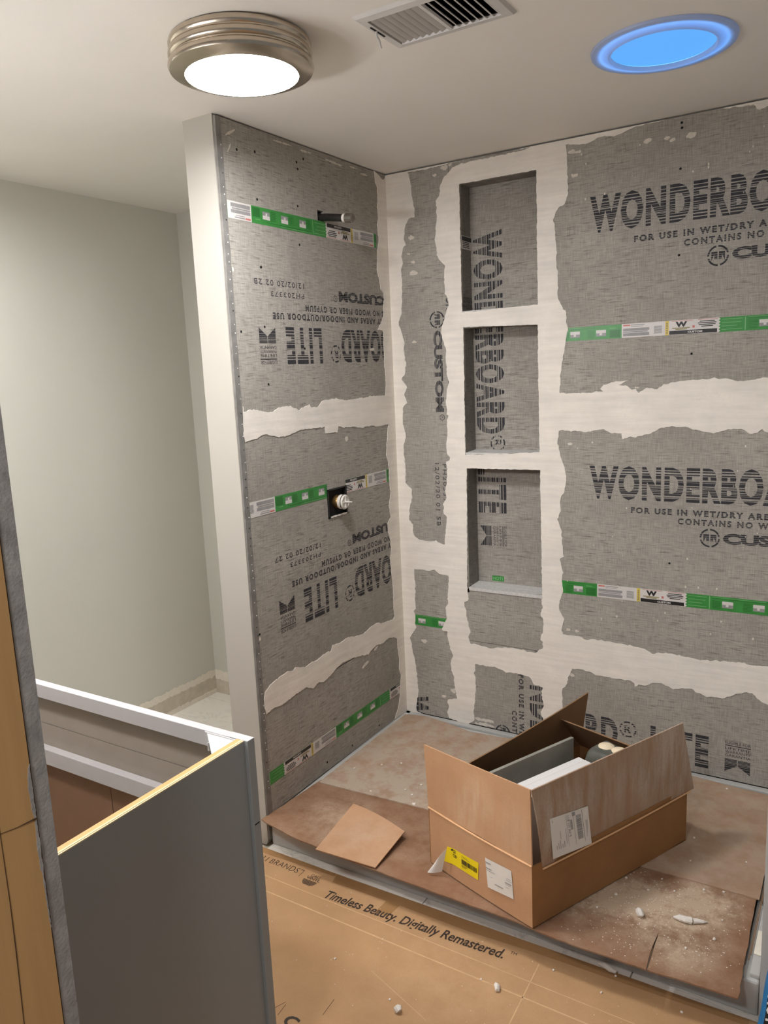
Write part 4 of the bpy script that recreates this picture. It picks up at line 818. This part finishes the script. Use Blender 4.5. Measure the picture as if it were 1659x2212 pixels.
# tiles standing in the box
def inbox(w, a, z): p = A+ac*a-nac*w; return Vector((p.x, p.y, z))
def slab(w0, w1, a0, a1, z1, name, m, label, tilt=0.0, rise=0.0):
    mb = MB(); vs = []
    for z, dw in ((Z0+.006, 0), (z1, tilt)):
        for w, a in ((w0, a0), (w1, a0), (w1, a1), (w0, a1)): vs.append(inbox(w+dw, a, z+(rise*(a-a0)/(a1-a0) if dw is tilt and z == z1 else 0)))
    mb.add(vs, [(0, 1, 2, 3), (4, 7, 6, 5), (0, 4, 5, 1), (1, 5, 6, 2), (2, 6, 7, 3), (3, 7, 4, 0)])
    c = inbox((w0+w1)/2, (a0+a1)/2, Z0+.006)
    return mb.build(name, m, label=label, cat='tile', at=tuple(c), bevel=.0012)
slab(.205, .216, .018, .372, .437, 'marble_tile', M['tile_back'], 'grey backed tile standing tallest in the open box', 0.0, .006)
slab(.128, .152, .018, .335, .4150, 'marble_tile', M['white_marble'], 'white marble tile in the open box, next to the grey backed one')
slab(.1035, .127, .018, .335, .4160, 'marble_tile', M['white_marble'], 'white marble tile in the middle of the open box, second from the grey backed one')
slab(.079, .1025, .018, .338, .4150, 'marble_tile', M['white_marble'], 'white marble tile in the open box, nearest the flap with the shipping label')
bd = MB(); vs = []; fs = []; cc = inbox(.095, .40, .284)
for j in range(13):
    ph = -math.pi/2+math.pi*j/12
    for i in range(24):
        th_ = 2*math.pi*i/24
        sp = lambda v: math.copysign(abs(v)**.38, v)
        p = cc+Vector((ac.x, ac.y, 0))*.052*sp(math.cos(ph))*sp(math.cos(th_))-Vector((nac.x, nac.y, 0))*.062*sp(math.cos(ph))*sp(math.sin(th_))+Vector((0, 0, .160*sp(math.sin(ph))))
        p += Vector((0, 0, .006*noise.noise(p*30))); vs.append(p)
for j in range(12):
    for i in range(24): k = (i+1) % 24; fs.append((j*24+i, j*24+k, (j+1)*24+k, (j+1)*24+i))
bun = thing('wrapped_bundle', tuple(inbox(.095, .40, .124)), 'dark grey wrapped bundle with cream pieces showing, at the back end of the open box', 'bundle')
bd.add(vs, fs).build('wrapping', M['wrap'], bun, smooth=True)
for w, a, sx in ((.112, .405, .026), (.066, .412, .030)):
    cb = MB(); q = inbox(w, a, .4380); vs = []; fs = []
    for j in range(9):
        ph = -math.pi/2+math.pi*j/8
        for i in range(16):
            th_ = 2*math.pi*i/16; vs.append(q+Vector((ac.x, ac.y, 0))*.026*math.cos(ph)*math.cos(th_)-Vector((nac.x, nac.y, 0))*sx*math.cos(ph)*math.sin(th_)+Vector((0, 0, .011*math.sin(ph))))
    for j in range(8):
        for i in range(16): k = (i+1) % 16; fs.append((j*16+i, j*16+k, (j+1)*16+k, (j+1)*16+i))
    cb.add(vs, fs).build('cream_piece', M['cream'], bun, smooth=True)
# ================================================================== vanity cabinet
VX, VY, VZ, VB = .6555, -1.6685, .860, -2.195
XL = -.56
van = thing('vanity_cabinet', (.05, -1.93, 0), 'charcoal vanity base cabinet without a top, standing in front of the near wall', 'cabinet')
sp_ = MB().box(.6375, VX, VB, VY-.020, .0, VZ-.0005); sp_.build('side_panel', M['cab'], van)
MB().box(.6376, .6480, VB, VY-.020, VZ-.0005, VZ+.0015).build('plywood_edge', M['ply2'], van, label='orange core of the plywood edge')
MB().box(.6480, .6520, VB, VY-.020, VZ-.0005, VZ+.0017).box(.6526, VX-.0003, VB, VY-.020, VZ-.0005, VZ+.0013).build('plywood_edge', M['ply'], van, label='pale veneers of the plywood edge')
MB().box(XL, XL+.018, VB, VY-.020, 0, VZ).build('side_panel', M['cab_white'], van)
# face frame: stiles, rails
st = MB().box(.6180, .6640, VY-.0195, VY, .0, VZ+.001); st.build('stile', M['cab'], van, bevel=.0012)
MB().box(.6642, .6646, VY-.017, VY-.004, .688, .690).build('nick', M['hole'], van)
MB().box(.6105, .6636, VY-.0192, VY-.0003, VZ+.0008, VZ+.0016).build('stile_top', M['cab_white'], van, label='unpainted white top of the stile')
MB().box(XL, XL+.046, VY-.0195, VY, 0, VZ+.001).build('stile', M['cab_white'], van)
MB().box(XL+.046, .6180, VY-.0195, VY, .828, VZ+.001).build('top_rail', M['cab_white'], van, bevel=.001)
MB().box(XL+.046, .6180, VY-.0195, VY, .660, .698).build('middle_rail', M['cab_white'], van, bevel=.001)
MB().box(XL+.046, .6180, VY-.0195, VY, .06, .10).build('bottom_rail', M['cab_white'], van)
MB().box(XL+.03, .6300, VY+.0005, VY+.019, .753, VZ-.012).build('drawer_front', M['cab_in'], van, label='grey false drawer front seen from inside')
MB().box(XL+.03, .6300, VY+.0005, VY+.019, .668, .7515).build('drawer_front', M['cab_in'], van, label='lower grey drawer front seen from inside')
MB().box(XL+.03, .2190, VY+.0005, VY+.019, .08, .664).build('door', M['cab_brown'], van, label='brown inside of the cabinet door')
MB().box(.2210, .6300, VY+.0005, VY+.019, .08, .664).build('door', M['cab_brown'], van, label='brown inside of the right cabinet door')
MB().box(XL+.018, .6375, VB, VY-.02, .10, .116).build('cabinet_floor', M['ply'], van)
MB().box(XL+.018, .6375, VB, VB+.018, VZ-.10, VZ).build('back_rail', M['ply'], van)
br = MB().box(.5620, .6370, VY-.0215, VY-.0197, .842, VZ+.003).box(.5620, .5638, VY-.072, VY-.0197, .842, VZ-.001)
br = MB()
br.add([(.560, VY-.0198, VZ-.004), (.6370, VY-.0198, VZ-.004), (.6370, VY-.086, VZ-.004), (.560, VY-.0198, VZ-.0025), (.6370, VY-.0198, VZ-.0025), (.6370, VY-.086, VZ-.0025)], [(0, 1, 2), (3, 5, 4), (0, 3, 4, 1), (1, 4, 5, 2), (2, 5, 3, 0)])
br.box(.556, .6370, VY-.0222, VY-.0198, VZ-.022, VZ-.0005); br.box(.6350, .6374, VY-.088, VY-.0198, VZ-.022, VZ-.0005)
br.box(.590, .5925, VY-.05, VY-.0205, VZ-.020, VZ-.004)
br.build('corner_bracket', M['clear'], van, label='clear plastic corner bracket')
# ================================================================== bag at the right edge
bag = thing('mortar_bag', (1.62, -.985, .004), 'blue and black bag of mortar with white lettering at the right end of the shower', 'bag')
vs = []; fs = []; NZ, NX = 12, 12
def bag_pt(s, t, side):
    x = 1.4725+.30*s+.050*t*(1-s)+.003*math.sin(9*t)*(1-s); z = .004+.34*t
    b = (math.sin(math.pi*min(max(s, 0), 1))**.5)*(math.sin(math.pi*min(.98, t*.9+.06))**.5)
    return Vector((x, -.985+side*(.004+.034*b+.004*noise.noise(Vector((s*6, t*6, side)))), z))
for side in (-1, 1):
    for j in range(NZ+1):
        for i in range(NX+1): vs.append(bag_pt(0 if i == 0 else .035+.965*(i-1)/(NX-1), j/NZ, side))
W_ = NX+1; N = W_*(NZ+1)
mb = MB(); fb = []; fw = []
for j in range(NZ):
    for i in range(NX):
        a = j*W_+i; (fb if (i < 1) else fw).append((a, a+1, a+W_+1, a+W_)); fb.append((N+a, N+a+W_, N+a+W_+1, N+a+1))
for j in range(NZ):
    for i in (0, NX): a = j*W_+i; fb.append((a, a+W_, N+a+W_, N+a))
for i in range(NX):
    for j in (0, NZ): a = j*W_+i; fb.append((a, a+1, N+a+1, N+a))
mb.add(vs, fb, 0); mb.f += [tuple(f) for f in fw]; mb.m += [1]*len(fw)
mb.build('bag_body', [M['bag_blue'], M['bag_black']], bag, smooth=True)
f = Flat(); f.text('CUSTOM', 0, 0, .20, .045, 0, .04, 1, .2); bm = f.bmesh()
for v in bm.verts:
    s, t = v.co.x, v.co.y; v.co.x, v.co.y = .050+t*2.6-s*.1, .02+s*2.0+t*.8
place(bm, 'bag_lettering', M['bag_white'], lambda u, v, d: tuple(bag_pt(u, v, -1)-Vector((0, d, 0))), .0015, bag)
# ================================================================== crumbs of plaster
def chip_mesh(seed, n=2):
    bm = bmesh.new(); bmesh.ops.create_icosphere(bm, subdivisions=n, radius=1)
    for v in bm.verts: v.co *= .75+.45*noise.noise(v.co*1.7+Vector((seed*3.1, 0, 0)))
    for v in bm.verts: v.co.z *= .7
    me = bpy.data.meshes.new('plaster_crumb'); bm.to_mesh(me); bm.free(); me.materials.append(M['plaster']); return me
CH = [chip_mesh(i) for i in range(4)]
def chip(x, y, z, r, label, group, sx=1.0, rot=None, me=None):
    o = bpy.data.objects.new('plaster_crumb', me or CH[rnd.randrange(4)]); COL.objects.link(o)
    o.location = (x, y, z+r*.55); o.scale = (r*sx, r, r); o.rotation_euler = (0, 0, rot if rot is not None else rnd.uniform(0, 6.28))
    return tag(o, label, 'debris', group)
PANL = {3: 'plaster crumb against the far side of the dust patch, right of the box', 4: 'pale plaster crumb beside the scuffed ring mark at the far right', 5: 'plaster crumb next to the far right corner of the box',
 6: 'plaster crumb touching the long right side of the box', 7: 'plaster crumb on the seam between the cardboard sheets, far right', 8: 'plaster crumb close to the middle of the long right side of the box', 9: 'plaster crumb near the front right side of the box, left of the stubby lump',
 10: 'plaster crumb nearest the front edge of the shower cardboard', 11: 'plaster crumb right of the long plaster sausage', 12: 'plaster crumb left of its neighbour on the grey sheet behind the loose square', 13: 'plaster crumb right of its neighbour on the grey sheet, halfway to the box',
 14: 'plaster crumb closest to the left shower wall', 15: 'plaster crumb beside the back left edge of the box', 16: 'plaster crumb on the grey sheet above the scuffed dust, left of the box', 17: 'plaster crumb between two others left of the box flap', 18: 'biggest plaster crumb left of the box, by its corner',
 19: 'plaster crumb on the edge of the grey sheet behind the loose square', 20: 'plaster crumb at the foot of the back wall, right of the box', 21: 'plaster crumb behind the box on the grey sheet at the right', 22: 'plaster crumb at the right edge of the dust patch', 23: 'plaster crumb in the middle of the dust patch', 24: 'plaster crumb in the dust by the box, above the stubby lump', 25: 'plaster crumb at the top right of the dust patch, by the seam'}
FLL = {2: 'plaster crumb on the floor carton just below the printed slogan', 3: 'plaster crumb on the floor carton nearest the charcoal cabinet', 4: 'plaster crumb on the floor carton behind the round plaster lump', 5: 'plaster crumb at the lower right of the floor carton', 6: 'plaster crumb on the floor carton at mid right, below the tile strip', 7: 'plaster crumb on the floor carton, right of the slogan', 8: 'plaster crumb beside the white plaster smear on the tile strip'}
for i, (x, y) in enumerate(CHIPS_PAN):
    if i in (0, 1, 2): continue
    zt = .1115 if y > -.625 else .1080
    chip(x, y, zt, rnd.uniform(.0030, .0058) if i != 18 else .0085, PANL[i], 'plaster crumbs on the shower cardboard')
for i, (x, y) in enumerate(CHIPS_FLOOR):
    if i in (0, 1): continue
    chip(x, y, .004, rnd.uniform(.003, .0048), FLL[i], 'plaster crumbs on the floor carton')
def lump(name, pts, r, label, z):
    mb = MB(); n = 9
    path = [Vector((x, y, z+rr*.8)) for (x, y), rr in zip(pts, r)]
    mb.tube(path, r, n)
    mb.v = [tuple(Vector(v)+Vector((noise.noise(Vector(v)*140), noise.noise(Vector(v)*150+Vector((5, 0, 0))), .6*noise.noise(Vector(v)*160)))*.0028) for v in mb.v]
    zc = min(v[2] for v in mb.v); mb.v = [(v[0], v[1], v[2]-zc+z+.0002) for v in mb.v]
    return mb.build(name, M['plaster'], label=label, cat='debris', at=(pts[0][0], pts[0][1], z))
lump('plaster_lump', [(1.1750, -.818), (1.179, -.826), (1.186, -.838), (1.188, -.842)], [.006, .0095, .0095, .006], 'stubby grooved lump of white plaster near the box, right of it', .1080)
lump('plaster_lump', [(1.262, -.803), (1.275, -.802), (1.290, -.803), (1.305, -.799)], [.004, .0075, .0085, .0085], 'long pale sausage of plaster on the shower cardboard, front right', .1080)
lump('plaster_lump', [(1.307, -.797), (1.318, -.791), (1.330, -.785), (1.337, -.779)], [.0065, .006, .004, .002], 'thin broken tail end of the long plaster sausage', .1080)
lump('plaster_lump', [(.901, -1.120), (.907, -1.128), (.914, -1.140)], [.004, .0075, .0055], 'curled white plaster lump on the floor carton, below the printed slogan', .004)
lump('plaster_lump', [(.722, -1.305), (.728, -1.312), (.734, -1.315)], [.005, .0105, .007], 'round white plaster lump on the floor carton, nearest the camera', .004)
lump('plaster_lump', [(1.105, -.930), (1.120, -.934), (1.136, -.938), (1.153, -.940)], [.004, .0065, .007, .004], 'white plaster smear lying on the tile strip in front of the shower', .0048)
def flecks(name, n, boxr, z, label, r0, r1, seed, where=None):
    r = random.Random(seed); mb = MB()
    for i in range(n):
        x = r.uniform(boxr[0], boxr[1]); y = r.uniform(boxr[2], boxr[3])
        if where and not where(x, y, r): continue
        zz = z(x, y) if callable(z) else z; s = r.uniform(r0, r1); a = r.uniform(0, 3)
        vs = [(x+s*math.cos(a+k*1.5708)*(1.4 if k % 2 else 1), y+s*math.sin(a+k*1.5708), zz) for k in range(4)]+[(x, y, zz+s*.8)]
        mb.add(vs, [(0, 1, 4), (1, 2, 4), (2, 3, 4), (3, 0, 4), (3, 2, 1, 0)])
    o = mb.build(name, M['plaster'], label=label, cat='dust', kind='stuff', at=((boxr[0]+boxr[1])/2, (boxr[2]+boxr[3])/2, boxr[4])); return o
flecks('plaster_flecks', 900, (1.0, 1.43, -1.0, -.64, .1081), .1081, 'fine white plaster flecks scattered right of the box', .0005, .0017, 3, lambda x, y, r: r.random() < math.exp(-((x-1.22)**2+(y+.78)**2)/.03)+.06)
flecks('plaster_flecks', 160, (.1, 1.40, -1.6, -.97, .0042), .0042, 'fine white plaster flecks on the floor carton', .0005, .0014, 4)
flecks('plaster_flecks', 120, (.05, .55, -.62, -.1, .1116), .1116, 'fine white plaster flecks behind the box at the left', .0005, .0014, 5, lambda x, y, r: r.random() < .15+math.exp(-((x-.35)**2+(y+.55)**2)/.01))
